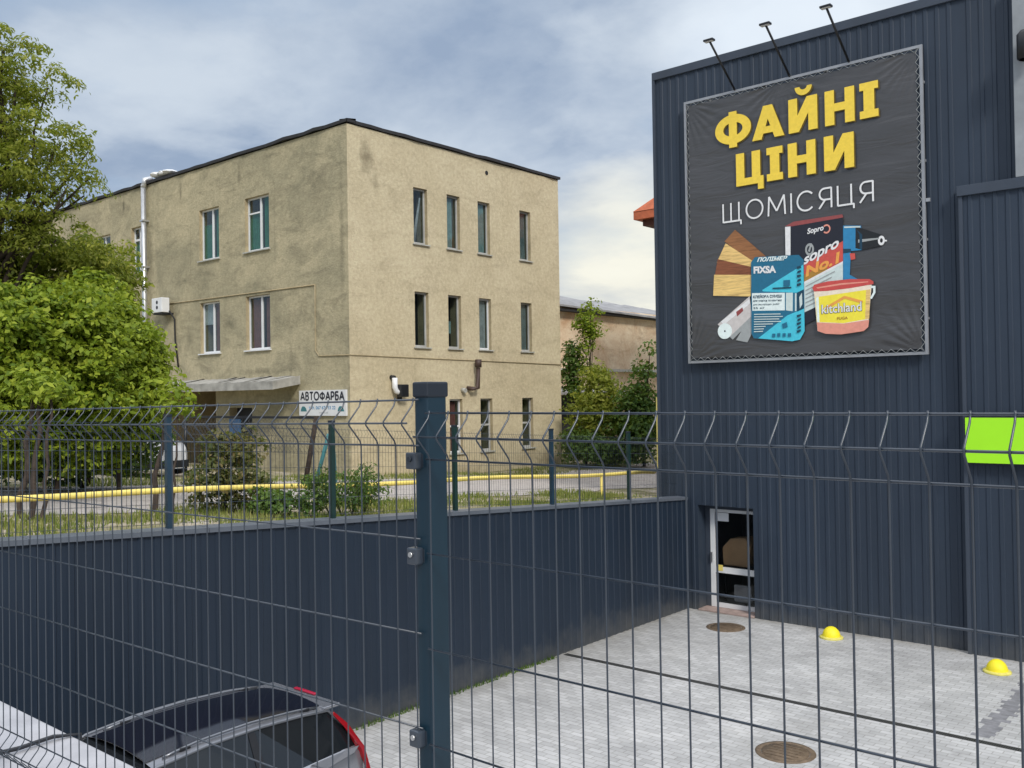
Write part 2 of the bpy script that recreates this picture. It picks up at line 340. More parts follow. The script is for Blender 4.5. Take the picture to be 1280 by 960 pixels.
# ------------------------------------------------------------------ ground
XW = -9.76                                     # front face of the retaining wall
YS = 16.9                                      # shop front
def sheet(name, poly, mat): return struct(MB().quad(*poly).build(name, mat))
sheet('ground', [(-900, -900, -.3), (900, -900, -.3), (900, 900, -.3), (-900, 900, -.3)], 'upper')
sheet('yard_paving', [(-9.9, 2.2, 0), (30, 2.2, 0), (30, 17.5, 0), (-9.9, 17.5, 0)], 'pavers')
mb = MB(); ys = [-60, -6]+[y for y in range(-4, 24, 2)]+[23, 60, 200]; ys = sorted(set(ys))
for a, b_ in zip(ys, ys[1:]): mb.quad((-300, a, gz(a)), (-9.9, a, gz(a)), (-9.9, b_, gz(b_)), (-300, b_, gz(b_)))
struct(mb.build('upper_ground', 'upper'))
mb = MB()
prof = [(y, -12.5+.25*math.sin(y*.9)+.15*math.sin(y*2.3), -18.7+.3*math.sin(y*.7+1)) for y in np.arange(-8, 46, .5)]
for (a, x1, x0), (b_, u1, u0) in zip(prof, prof[1:]): mb.quad((x0, a, gz(a)+.012), (x1, a, gz(a)+.012), (u1, b_, gz(b_)+.012), (u0, b_, gz(b_)+.012))
struct(mb.build('gravel_road', 'gravel'))
sheet('street', [(-9.9, -40, 2.85), (30, -40, 2.85), (30, 1.2, 2.85), (-9.9, 1.2, 2.85)], 'street')
o = MB().box(-9.7, 30, 1.2, 1.94, 0, 2.88).build('concrete_ledge', 'concrete', None, .015)
tag(o, 'pale concrete ledge running under the near wire fence', 'retaining wall')
mb = MB(); random.seed(3)
y = 12.83
while y < 15.9:
    a = random.uniform(-.06, .06); mb.box(-3.34+a, -3.12+a, y, y+.1, -.02, .004); y += .105
struct(mb.build('dark_paving_strip', 'darkpavers'))
o = MB().box(-9.7, 8, 12.59, 12.70, -.04, .005).build('drain_channel', 'grate'); tag(o, 'thin dark slotted drain crossing the pale block paving', 'drain')
for (x, y_, lb) in ((-8.41, 16.16-.25, 'round rusty manhole cover in the paving by the shop door'), (-4.95, 10.83, 'round rusty manhole cover in the paving nearest the camera')):
    t = thing('manhole_cover', (x, y_, 0), lb, 'manhole cover', 'manhole covers in the yard')
    MB().lathe([(.36, -.02), (.36, .006), (.30, .010), (.29, .004)], (x, y_, 0)).build('rim', 'rust', t)
    m_ = MB().lathe([(.285, .0), (.285, .008), (.0, .011)], (x, y_, 0))
    for k in range(-2, 3): m_.box(x-.2, x+.2, y_+k*.09-.012, y_+k*.09+.012, .008, .016)
    m_.build('lid', 'rust', t)
for i, (x, y_) in enumerate(((-6.57, 16.36), (-3.77, 15.90))):
    lb = ('yellow concrete half-dome beside the shop wall, farther from the green sign', 'yellow concrete half-dome at the foot of the wall below the green sign')[i]
    if i == 0:
        t = dome = thing('parking_dome', (x, y_, 0), lb, 'bollard', 'yellow parking domes')
        MB().lathe([(.155*math.cos(a), .03+.175*math.sin(a)) for a in np.linspace(0, math.pi/2-.001, 10)], (x, y_, 0)).build('dome', 'domeyellow', t)
        MB().lathe([(.20, 0), (.205, .02), (.19, .035), (.155, .038), (.0, .038)], (x, y_, 0)).build('base', 'domebase', t)
    else:
        t = copy_tree(dome); t.location = (x, y_, 0); t['label'] = lb
# ------------------------------------------------------------------ retaining wall
def wtop(y): return 2.296+.0595*(16.546-y)
def rib_profile(a, b_, pitch=.19, rib=.06, slope=.012, depth=.013):
    out = []; s = a
    while s < b_:
        for ds, d in ((0, 0), (pitch-rib-slope*2, 0), (pitch-rib-slope, depth), (pitch-slope, depth)):
            if s+ds <= b_: out.append((s+ds, d))
        s += pitch
    out.append((b_, 0)); return out
t = thing('retaining_wall', (XW, 9.4, 0), 'long dark ribbed metal retaining wall along the yard', 'wall')
pr = rib_profile(1.94, YS)
mb = MB()
for (a, da), (b_, db) in zip(pr, pr[1:]):
    mb.quad((XW+da, a, 0), (XW+db, b_, 0), (XW+db, b_, wtop(b_)-.03), (XW+da, a, wtop(a)-.03))
mb.build('cladding', 'wallclad', t)
MB().prism([(XW-.18, 1.94, 0), (XW-.18, YS, 0), (XW-.18, YS, wtop(YS)-.04), (XW-.18, 1.94, wtop(1.94)-.04)], (.16, 0, 0)).build('concrete_core', 'concrete', t)
mb = MB()
y = 1.94
while y < YS-.1:
    e = min(y+2.0, YS-.03)
    mb.prism([(XW-.2, y+.004, wtop(y)-.055), (XW+.045, y+.004, wtop(y)-.055), (XW+.045, y+.004, wtop(y)), (XW-.2, y+.004, wtop(y)+.012)], (0, e-y-.008, wtop(e)-wtop(y)))
    y = e
mb.build('coping', 'coping', t)
# dark grass growing at the wall foot
def blades(name, pts, h, mat, w=.012, lean=.5):
    n = len(pts); pts = np.array(pts); hh = h*RNG.uniform(.4, 1.3, n); an = RNG.uniform(0, 2*np.pi, n); ln = RNG.uniform(0, lean, n)*hh; a2 = RNG.uniform(0, 2*np.pi, n)
    ww = w*RNG.uniform(.6, 1.5, n)
    dx = np.cos(an)*ww; dy = np.sin(an)*ww
    V = np.zeros((n, 3, 3)); V[:, 0] = pts+np.c_[dx, dy, 0*dx]; V[:, 1] = pts-np.c_[dx, dy, 0*dx]; V[:, 2] = pts+np.c_[np.cos(a2)*ln, np.sin(a2)*ln, hh]
    return mesh_np(name, V.reshape(-1, 3), 3, mat)
def mesh_np(name, V, k, mat, parent=None):
    o0 = np.zeros(3); p = parent
    while p is not None: o0 += np.array(p.location); p = p.parent
    V = V-o0; n = len(V)//k; me = bpy.data.meshes.new(name)
    me.vertices.add(len(V)); me.vertices.foreach_set('co', V.astype(np.float32).ravel())
    me.loops.add(len(V)); me.loops.foreach_set('vertex_index', np.arange(len(V), dtype=np.int32))
    me.polygons.add(n); me.polygons.foreach_set('loop_start', np.arange(0, len(V), k, dtype=np.int32)); me.polygons.foreach_set('loop_total', np.full(n, k, dtype=np.int32))
    me.update(calc_edges=True); me.materials.append(M[mat]); o = bpy.data.objects.new(name, me); COL.objects.link(o); o.parent = parent
    return o
# ------------------------------------------------------------------ fence along the wall top
t = thing('wall_top_fence', (XW-.1, 9.4, wtop(9.4)), 'thin dark mesh fence with posts standing on the retaining wall', 'fence')
PY = [3.15, 5.52, 7.85, 10.18, 12.55, 14.92]
XF = XW-.1
for i, y in enumerate(PY):
    z0 = wtop(y); hgt = 1.27
    MB().box(XF-.03, XF+.03, y-.03, y+.03, z0-.1, z0+hgt).build('post', 'farpost' if i in (0, 1, 4) else 'farpost_green', t)
    MB().box(XF-.034, XF+.034, y-.034, y+.034, z0+hgt, z0+hgt+.03).build('post_cap', 'cap', t)
for a, b_ in zip([1.0]+PY, PY+[16.75]):
    mb = MB(); n = int((b_-a)/.055)
    for k in range(1, n):
        y = a+(b_-a)*k/n; z = wtop(y); mb.tube([(XF, y, z+.03), (XF, y, z+1.08), (XF+.03, y, z+1.13), (XF, y, z+1.18), (XF, y, z+1.2)], .0024, 3)
    for hz_ in (.06, .28, .48, .68, .88, 1.08, 1.18): mb.tube([(XF+.005, a, wtop(a)+hz_), (XF+.005, b_, wtop(b_)+hz_)], .003, 4)
    mb.build('wire_panel', 'fence', t)
# ------------------------------------------------------------------ foreground fence
YF = 1.409; XP = -1.455
FENCE = thing('wire_mesh_fence', (XP, YF, 2.85), 'close-up dark wire mesh fence with V-folds and a square blue post', 'fence')
def panel(p0, p1, top0, slope, n, pitch, first, label, sgn):
    # p0 = end at the post, p1 = far end; wires of 5 mm, folds pushed towards the street
    p0 = Vector(p0); d = (Vector(p1)-p0); L = d.length; d.normalize(); nrm = Vector((d.y, -d.x, 0))*sgn
    P = lambda s, dz, off=0: Vector((p0.x+d.x*s+nrm.x*off, p0.y+d.y*s+nrm.y*off, top0-slope*s-dz))
    prof = [(-.005, 0), (0, 0), (.012, .0045), (.046, .036), (.054, .036), (.09, .004), (.10, 0), (1.15, 0), (1.16, .004), (1.196, .036), (1.204, .036), (1.24, .004), (1.25, 0), (1.50, 0)]
    mb = MB()
    for k in range(n):
        s = first+k*pitch
        if s > L: break
        mb.tube([P(s, z, o) for z, o in prof], .00185, 6)
    for z in (0, .10, .303, .508, .713, .920, 1.15, 1.25, 1.45): mb.tube([P(0, z, -.004), P(L, z, -.004)], .0023, 6)
    for z in (.05, 1.20): mb.tube([P(0, z, .0325), P(L, z, .0325)], .0023, 6)
    return mb.build('wire_panel', 'wire', FENCE, 0, label)
panel((-1.475, YF, 0), (-3.975, YF-.0435, 0), 4.395, .0105, 43, .0575, .012, 'left wire panel, hung slightly higher', -1)
panel((-1.455, YF, 0), (1.05, YF, 0), 4.366, .001, 45, .0567, .0165, 'right wire panel, hung slightly lower', 1)
def fpost(x, y, top):
    p = MB().box(x-.02, x+.02, y+.012, y+.072, 2.8, top).build('post', 'post', FENCE, .004)
    c = MB().box(x-.0235, x+.0235, y+.0085, y+.0755, top-.028, top+.006).build('post_cap', 'cap', p, .004)
    for z in (4.262, 4.055, 3.66, 3.2, 2.95):
        k = MB().box(x-.027, x+.003, y-.011, y+.0118, z-.018, z+.018).box(x-.0265, x+.0085, y+.0119, y+.03, z-.0175, z+.0175).build('clamp', 'wire', p, .003)
        MB().tube([(x-.012, y-.0112, z+.004), (x-.012, y-.0155, z+.004)], .0058, 10).build('bolt', 'cap' if z > 4.2 else 'bolt', k)
fpost(-1.477, YF, 4.428); fpost(-3.975, YF-.05, 4.40)
# cable lying over the ledge at the fence foot
pts = [at(x, y, Z=2.90) for x, y in ((-60, 968), (-30, 953), (0, 941), (25, 935), (45, 928), (66, 921))]
pts += [Vector((pts[-1].x+.02, 1.96, 2.885)), Vector((pts[-1].x+.03, 1.985, 2.5)), Vector((pts[-1].x+.05, 1.99, 1.2))]
o = MB().tube(pts, .010, 8).build('cable', 'cable'); tag(o, 'black cable lying across the pale ledge below the fence', 'cable')
# ------------------------------------------------------------------ shop
SHOP = thing('shop_building', (-3, YS+4, 0), 'dark anthracite shop building clad in ribbed metal sheet', 'building')
HS = 11.15
def ribbed_front(mb, x0, x1, y, zf0, z1):
    pr = rib_profile(x0, x1, .19, .055, .012, .014)
    for (a, da), (b_, db) in zip(pr, pr[1:]):
        z0 = zf0((a+b_)/2); mb.quad((a, y-da, z0), (b_, y-db, z0), (b_, y-db, z1), (a, y-da, z1))
DX0, DX1, DZ = -9.515, -8.30, 2.13
mb = MB()
ribbed_front(mb, -10.35, DX0, YS, lambda x: 0, HS-.16); ribbed_front(mb, DX0, DX1, YS, lambda x: DZ, HS-.16); ribbed_front(mb, DX1, -4.38, YS, lambda x: 0, HS-.16)
ribbed_front(mb, -4.38, 9, YS, lambda x: 7.75, HS-.16)
mb.build('wall', 'clad', SHOP)
mb = MB()
mb.quad((-10.35, YS, 0), (-10.35, 34, 0), (-10.35, 34, HS-.02), (-10.35, YS, HS-.02))
mb.quad((9, YS, 0), (9, 34, 0), (9, 34, HS-.02), (9, YS, HS-.02)); mb.quad((-10.35, 34, 0), (9, 34, 0), (9, 34, HS-.02), (-10.35, 34, HS-.02))
mb.build('side_wall', 'clad', SHOP)
MB().box(-10.33, 8.98, YS+.02, 33.98, HS-.12, HS-.03).build('roof', 'bitumen', SHOP)
MB().box(-10.40, 9.02, YS-.05, YS+.25, HS-.165, HS).build('roof_coping', 'clad_trim', SHOP, .008)
MB().box(-10.40, -10.34, YS-.045, YS+.06, 0, HS-.166).build('corner_trim', 'clad_trim', SHOP)
mb = MB(); ribbed_front(mb, -4.38, 9, YS-.16, lambda x: 0, 7.62)
mb.quad((-4.38, YS-.16, 0), (-4.38, YS-.16, 7.62), (-4.38, YS, 7.62), (-4.38, YS, 0)); b_ = mb.build('bay', 'clad', SHOP)
MB().box(-4.42, 9.02, YS-.22, YS-.021, 7.62, 7.79).build('bay_coping', 'clad_trim', b_, .006)
MB().box(-4.40, -4.34, YS-.19, YS-.005, 0, 7.619).build('bay_corner_trim', 'clad_trim', b_)
mb = MB().box(-3.53, -2.75, YS-.20, YS-.022, 7.80, HS-.17); mb.build('pilaster', 'greyclad', SHOP, .006)
# door recess
mb = MB()
YD = 17.2
mb.quad((DX0, YS, 0), (DX0, YD+.06, 0), (DX0, YD+.06, DZ), (DX0, YS, DZ)); mb.quad((DX1, YS, 0), (DX1, YD+.06, 0), (DX1, YD+.06, DZ), (DX1, YS, DZ))
mb.quad((DX0, YS, DZ), (DX1, YS, DZ), (DX1, YD+.06, DZ), (DX0, YD+.06, DZ)); mb.build('door_reveal', 'clad', SHOP)
MB().box(DX0+.004, DX1-.004, YS-.05, YD+.1, .002, .035).build('threshold', 'step', SHOP, .006)
door = MB().box(-9.40, -9.30, YD, YD+.05, .04, 2.03).box(-8.42, -8.305, YD, YD+.05, .04, 2.03).box(-9.299, -8.421, YD+.002, YD+.048, .04, .13).box(-9.299, -8.421, YD+.002, YD+.048, .74, .86).box(-9.299, -8.421, YD+.002, YD+.048, 1.97, 2.03).build('door', 'white_pvc', SHOP)
MB().box(DX0+.005, -9.401, YD, YD+.04, .04, 2.12).box(-9.40, -8.305, YD, YD+.04, 2.031, 2.12).build('door_frame', 'clad_trim', SHOP)
MB().box(-9.298, -8.422, YD+.02, YD+.026, .131, .739).box(-9.298, -8.422, YD+.02, YD+.026, .861, 1.969).build('pane', 'glass_door', door)
s_ = MB().box(-9.26, -8.99, YD+.012, YD+.016, 1.79, 1.96).build('notice', 'white_pvc', door)
MB().box(-9.27, -9.13, YD-.004, YD+.001, .78, .90).build('sticker', 'yellow', door)
MB().box(-9.385, -9.34, YD-.05, YD-.02, .95, 1.15).build('handle', 'bolt', door)
# room behind the glass
mb = MB(); X0r, X1r, Y1r = -9.9, -7.6, 19.6
mb.quad((X0r, Y1r, .0), (X1r, Y1r, 0), (X1r, Y1r, 2.4), (X0r, Y1r, 2.4)); mb.quad((X0r, YD+.1, 0), (X0r, Y1r, 0), (X0r, Y1r, 2.4), (X0r, YD+.1, 2.4)); mb.quad((X1r, YD+.1, 0), (X1r, Y1r, 0), (X1r, Y1r, 2.4), (X1r, YD+.1, 2.4))
mb.quad((X0r, YD+.1, 2.4), (X1r, YD+.1, 2.4), (X1r, Y1r, 2.4), (X0r, Y1r, 2.4)); mb.quad((X0r, YD+.1, .01), (X1r, YD+.1, .01), (X1r, Y1r, .01), (X0r, Y1r, .01)); mb.build('room', 'interior', SHOP)
tbl = MB().box(-9.5, -8.2, YD+.25, YD+.75, .80, .84)
for x in (-9.45, -8.25):
    for y in (YD+.28, YD+.72): tbl.box(x-.02, x+.02, y-.02, y+.02, .012, .80)
tag(tbl.build('counter', 'dark'), 'dark counter just inside the glass door', 'counter')
o = MB().prism([(-9.28, YD+.3, .842), (-8.72, YD+.3, .842), (-8.66, YD+.3, 1.25), (-8.78, YD+.3, 1.44), (-9.12, YD+.3, 1.40), (-9.3, YD+.3, 1.2)], (0, .35, 0)).build('cardboard_box', 'cardboard', None, .02)
tag(o, 'brown cardboard carton standing inside the glass door', 'box')
o = MB().box(-8.98, -8.6, YD+.15, YD+.24, .15, .5).build('storage_crate', 'greyclad', None, .03); tag(o, 'grey storage crate on the floor behind the lower door glass', 'crate')
# green sign box, beside the bay corner
o = thing('green_sign_box', (-3, YS-.25, 3.55), 'bright lime green blank sign box on the dark wall', 'sign')
MB().box(-4.33, -.9, YS-.335, YS-.325, 3.19, 3.93).build('face', 'lime', o); MB().box(-4.345, -.885, YS-.324, YS-.19, 3.175, 3.945).build('casing', 'black', o)
# wall lamp on the pilaster
o = thing('wall_lamp', (-3.30, YS-.25, 9.9), 'round black lamp on the pale grey pilaster', 'lamp')
MB().box(-3.36, -3.24, YS-.26, YS-.201, 9.72, 9.98).build('bracket', 'black', o)
m_ = MB(); m_.lathe([(.10, -.30), (.13, -.28), (.13, .1), (.08, .16), (.0, .18)], (-3.30, YS-.40, 9.9)); m_.build('shade', 'black', o)
# ------------------------------------------------------------------ banner
YB = 16.78
BX0, BX1, BZ0, BZ1 = -9.565, -4.965, 5.03, 10.31
BN = thing('advertising_banner', ((BX0+BX1)/2, YB, BZ0), 'large square dark grey advertising banner with yellow lettering on the shop wall', 'banner')
fr = MB()
for a, b_ in (((BX0, YB, BZ0), (BX1, YB, BZ0)), ((BX1, YB, BZ0), (BX1, YB, BZ1)), ((BX1, YB, BZ1), (BX0, YB, BZ1)), ((BX0, YB, BZ1), (BX0, YB, BZ0))): 
    a = Vector(a); b_ = Vector(b_); e = .025
    fr.box(min(a.x, b_.x)-e, max(a.x, b_.x)+e, YB-e, YB+e, min(a.z, b_.z)-e, max(a.z, b_.z)+e) if a.x == b_.x else fr.box(min(a.x, b_.x)+e+.001, max(a.x, b_.x)-e-.001, YB-e, YB+e, a.z-e, a.z+e)
for x in np.linspace(BX0+.5, BX1-.5, 4):
    for z in (BZ0+.01, BZ1-.01, (BZ0+BZ1)/2+.3): fr.box(x-.02, x+.02, YB+.0255, YS-.003, z-.02, z+.02)
for z in np.linspace(BZ0+.6, BZ1-.6, 4):
    for x in (BX0, BX1): fr.box(x-.02, x+.02, YB+.0255, YS-.003, z-.02, z+.02)
fr.box(BX1+.03, BX1+.10, YB-.02, YB+.02, 7.62, 7.68)
fr.build('frame', 'frame_alu', BN)
# vinyl with wrinkles pulled from the corners and lacing edge
nx, nz = 150, 170
gx = np.linspace(BX0+.065, BX1-.065, nx); gz_ = np.linspace(BZ0+.065, BZ1-.065, nz)
ph = RNG.uniform(0, 6.28, 12)
def wr(x, z):
    u = (x-BX0)/(BX1-BX0); v = (z-BZ0)/(BZ1-BZ0); d = 0
    for k, (cu_, cv_, s_) in enumerate(((0, 1, 30), (1, 1, 34), (0, 0, 32), (1, 0, 28), (.45, 1, 26))):
        r = math.hypot(u-cu_, v-cv_); a = math.atan2(v-cv_, u-cu_); d += .012*math.sin(a*s_+ph[k])*math.exp(-((r-.07)/.10)**2)
    d += .011*math.sin(v*36+2.2*math.sin(u*5+ph[6])+ph[7])*math.exp(-(u/.35)**2)*(1-v)**.6+.011*math.sin(v*47+1.7*math.sin(u*4.1+ph[8]))*math.exp(-((1-u)/.38)**2)*(1-v)**.5
    d += .004*math.sin(v*22+3*u+ph[9])+.006*math.sin(v*60+4*math.sin(u*3))*math.exp(-(v/.14)**2)
    return d
edge = lambda i, n: .012*abs(math.sin(i/n*math.pi*14))
vs = []
for j in range(nz):
    for i in range(nx):
        x, z = gx[i], gz_[j]
        if i == 0: x += edge(j, nz)
        if i == nx-1: x -= edge(j, nz)
        if j == 0: z += edge(i, nx)
        if j == nz-1: z -= edge(i, nx)
        vs.append((x, YB-.028+wr(x, z)*.72, z))
mb = MB(); mb.add(vs, [(j*nx+i, j*nx+i+1, (j+1)*nx+i+1, (j+1)*nx+i) for j in range(nz-1) for i in range(nx-1)], True); mb.build('vinyl_sheet', 'vinyl', BN)
zp = []
def zig(a, b_, n, ex, ez):
    for k in range(n): zp.append((a[0]+(b_[0]-a[0])*k/n+(ex if k % 2 else 0), YB-.034, a[1]+(b_[1]-a[1])*k/n+(ez if k % 2 else 0)))
e_ = .022
zig((BX0+e_, BZ0+e_), (BX1-e_, BZ0+e_), 56, 0, .065); zig((BX1-e_, BZ0+e_), (BX1-e_, BZ1-e_), 64, -.065, 0); zig((BX1-e_, BZ1-e_), (BX0+e_, BZ1-e_), 56, 0, -.065); zig((BX0+e_, BZ1-e_), (BX0+e_, BZ0+e_), 64, .065, 0)
MB().tube(zp, .005, 4).build('lacing_cord', 'pr_grey', BN)
YP0 = YB-.043
LAY = [0]
class PR(MB):                                  # printed shapes: every stroke 0.6 mm above the one before
    def poly(s, pts):
        LAY[0] += 1; y = YP0-.00045*LAY[0]; return s.quad(*[(x, y, z) for x, z in pts])
    def strip(s, pts, wd):
        pts = [p for k, p in enumerate(pts) if k == 0 or math.dist(p, pts[k-1]) > 1e-4]
        LAY[0] += 1; y = YP0-.00045*LAY[0]; n = len(pts); L = []; Q = []
        for i, (x, z) in enumerate(pts):
            a = pts[max(i-1, 0)]; b_ = pts[min(i+1, n-1)]; dx, dz = b_[0]-a[0], b_[1]-a[1]; l = math.hypot(dx, dz); L.append((x-dz/l*wd/2, y, z+dx/l*wd/2)); Q.append((x+dz/l*wd/2, y, z-dx/l*wd/2))
        return s.add(L+Q, [(i, i+1, n+i+1, n+i) for i in range(n-1)])
    def ring(s, cx, cz, ro, ri, n=40, a0=0, a1=2*math.pi):
        LAY[0] += 1; y = YP0-.00045*LAY[0]; A = [a0+(a1-a0)*k/n for k in range(n+1)]
        vs = [(cx+ro[0]*math.cos(a), y, cz+ro[1]*math.sin(a)) for a in A]+[(cx+ri[0]*math.cos(a), y, cz+ri[1]*math.sin(a)) for a in A]
        return s.add(vs, [(k, k+1, n+1+k+1, n+1+k) for k in range(n)])
    def disc(s, cx, cz, rx, rz, n=32): return s.poly([(cx+rx*math.cos(2*math.pi*k/n), cz+rz*math.sin(2*math.pi*k/n)) for k in range(n)])
def arc_pts(cx, cz, rx, rz, a0, a1, n=14): return [(cx+rx*math.cos(a0+(a1-a0)*k/n), cz+rz*math.sin(a0+(a1-a0)*k/n)) for k in range(n+1)]
PI = math.pi
GLY = {  # letter: advance, strokes in a cell of height 1
 'А': (.86, [[(.03, 0), (.43, 1)], [(.83, 0), (.43, 1)], [(.17, .32), (.69, .32)]]),
 'Б': (.66, [[(.05, 0), (.05, 1)], [(.05, .97), (.60, .97)], [(.05, .57), (.36, .57)]+arc_pts(.36, .295, .24, .275, PI/2, -PI/2)+[(.05, .02)]]),
 'В': (.68, [[(.05, 0), (.05, 1)], [(.05, .98), (.34, .98)]+arc_pts(.34, .755, .21, .225, PI/2, -PI/2)+[(.05, .53)], [(.36, .53)]+arc_pts(.36, .275, .25, .255, PI/2, -PI/2)+[(.05, .02)]]),
 'Т': (.70, [[(.35, 0), (.35, 1)], [(0, .97), (.70, .97)]]),
 'О': (1.0, [arc_pts(.50, .5, .46, .48, 0, 2*PI, 32)]),
 'Ф': (1.0, [arc_pts(.50, .5, .44, .33, 0, 2*PI, 32), [(.5, -.03), (.5, 1.03)]]),
 'Р': (.66, [[(.05, 0), (.05, 1)], [(.05, .97), (.34, .97)]+arc_pts(.34, .69, .25, .28, PI/2, -PI/2)+[(.05, .41)]]),
 'Щ': (1.14, [[(.05, 0), (.05, 1)], [(.51, 0), (.51, 1)], [(.97, 0), (.97, 1)], [(.05, .02), (1.08, .02)], [(1.08, .04), (1.08, -.20)]]),
 'М': (1.02, [[(.05, 0), (.10, 1)], [(.97, 0), (.92, 1)], [(.10, 1), (.51, .22)], [(.92, 1), (.51, .22)]]),
 'І': (.12, [[(.06, 0), (.06, 1)]]),
 'С': (.92, [arc_pts(.50, .5, .45, .48, .75, 2*PI-.75, 28)]),
 'Я': (.72, [[(.67, 0), (.67, 1)], [(.67, .98), (.33, .98)]+arc_pts(.33, .70, .26, .28, PI/2, PI*1.5)+[(.67, .42)], [(.36, .42), (.04, 0)]]),
 'Ц': (.88, [[(.05, 0), (.05, 1)], [(.72, 0), (.72, 1)], [(.05, .02), (.84, .02)], [(.84, .04), (.84, -.20)]])}
def stroke_text(mb, word, x, z, width, h, wd, gap):
    tot = sum(GLY[c][0] for c in word)+gap*(len(word)-1); k = width/tot
    for c in word:
        for st_ in GLY[c][1]: mb.strip([(x+p*k, z+q*h) for p, q in st_], wd)
        x += (GLY[c][0]+gap)*k
def heading(mb, dx=0, dz=0):
    LAY[0] = 0
    def rect(x0, x1, z0, z1): mb.poly([(x0+dx, z0+dz), (x1+dx, z0+dz), (x1+dx, z1+dz), (x0+dx, z1+dz)])
    def pl(*p): mb.poly([(x+dx, z+dz) for x, z in p])
    h, S = .635, .175
    def EN(x0, x1, b): rect(x0, x0+S, b, b+h); rect(x1-S, x1, b, b+h); rect(x0+S-.01, x1-S+.01, b+.24, b+.385)
    def II(x0, x1, b):
        c = (x0+x1)/2; rect(c-.095, c+.095, b+.1, b+h-.1); rect(x0, x1, b, b+.135); rect(x0, x1, b+h-.135, b+h)
    def YY(x0, x1, b): rect(x0, x0+S, b, b+h); rect(x1-S, x1, b, b+h); pl((x0+.002, b), (x0+.2, b), (x1-.002, b+h), (x1-.2, b+h))
    b = 9.245
    mb.ring(-8.488+dx, b+.318+dz, (.385, .292), (.205, .135)); rect(-8.573, -8.403, b-.04, b+h+.03)
    pl((-8.085, b), (-7.89, b), (-7.665, b+h), (-7.85, b+h)); pl((-7.43, b), (-7.625, b), (-7.85, b+h), (-7.665, b+h)); rect(-7.93, -7.58, b+.105, b+.235)
    YY(-7.343, -6.784, b); mb.ring(-7.045+dx, b+.835+dz, (.165, .165), (.07, .06), 16, math.pi, 2*math.pi)
    EN(-6.644, -6.10, b); II(-6.008, -5.678, b)
    b = 8.42
    rect(-8.432, -8.432+S, b, b+h); rect(-8.10, -8.10+S, b, b+h); rect(-8.26, -7.862, b, b+.14); rect(-7.98, -7.862, b-.115, b+.01)
    II(-7.793, -7.470, b); EN(-7.366, -6.83, b); YY(-6.672, -6.122, b)
mb = PR(); heading(mb, .018, -.018); mb.build('heading_shadow', 'pr_shadow', BN)
YP0 = YB-.062; mb = PR(); heading(mb); mb.build('heading_lettering', 'pr_yellow', BN)
YP0 = YB-.045; LAY[0] = 0; mb = PR(); stroke_text(mb, 'ЩОМІСЯЦЯ', -8.755, 7.755, 2.965, .37, .033, .22); mb.build('subheading_lettering', 'pr_white', BN)
# product pictures
YP0 = YB-.043; LAY[0] = 0
def c4(x, y): p = at(840+x/3.5556, 220+y/3.5556, Y=YB); return (p.x, p.z)
def shape(mb, pts): return mb.poly([c4(*p) for p in pts])
def pic(name, mat, *shapes):
    mb = PR()
    for s_ in shapes: shape(mb, s_)
    return mb.build(name, mat, BN)
pic('plank_print', 'pr_wood1', [(285, 240), (430, 365), (355, 380), (238, 292)])
pic('plank_print', 'pr_wood2', [(243, 300), (362, 378), (356, 412), (204, 385)])
pic('plank_print', 'pr_wood3', [(208, 370), (358, 405), (356, 440), (196, 440)])
pic('plank_print', 'pr_wood4', [(192, 440), (358, 440), (355, 536), (188, 533)])
mb = PR(); shape(mb, [(208, 660), (350, 535), (362, 640), (275, 728)]); mb.build('underlay_roll_print', 'pr_roll', BN)
pic('underlay_roll_print', 'pr_grey', [(330, 660), (362, 640), (360, 700), (340, 740), (290, 730)])
pic('roll_shine_print', 'pr_white', [(222, 648), (348, 548), (353, 566), (236, 662)]); pic('roll_shade_print', 'pr_grey', [(262, 715), (362, 620), (362, 640), (275, 728)])
c_ = c4(240, 690); mb = PR(); mb.disc(c_[0], c_[1], .155, .155); mb.build('roll_end_print', 'pr_mint', BN)
mb = PR(); mb.disc(c_[0], c_[1], .018, .018); mb.build('roll_core_print', 'pr_black', BN)
mb = PR(); shape(mb, [(290, 605), (318, 585), (322, 600), (295, 625)]); mb.build('roll_label_print', 'pr_maroon', BN)
# drill
pic('drill_print', 'pr_drill', [(765, 222), (845, 222), (850, 330), (800, 335), (795, 440), (850, 470), (765, 470)])
pic('drill_chuck_print', 'pr_char', [(820, 225), (850, 235), (935, 262), (935, 312), (850, 330), (820, 322)])
c_ = c4(935, 288); mb = PR(); mb.ring(c_[0], c_[1], (.06, .085), (.025, .04), 24); shape(mb, [(945, 284), (960, 286), (960, 292), (945, 293)]); mb.build('drill_bit_print', 'pr_white', BN)
pic('drill_shine_print', 'pr_grey', [(832, 284), (925, 276), (925, 282), (832, 298)]); pic('drill_shine_print', 'pr_pale', [(770, 226), (842, 224), (842, 230), (770, 233)]); pic('drill_shade_print', 'pr_dkblue', [(822, 236), (850, 262), (850, 330), (838, 326), (838, 262)])
pic('drill_trigger_print', 'pr_red', [(795, 345), (818, 345), (820, 370), (800, 375)])
pic('drill_shade_print', 'pr_dkblue', [(765, 325), (800, 325), (800, 340), (765, 345)])
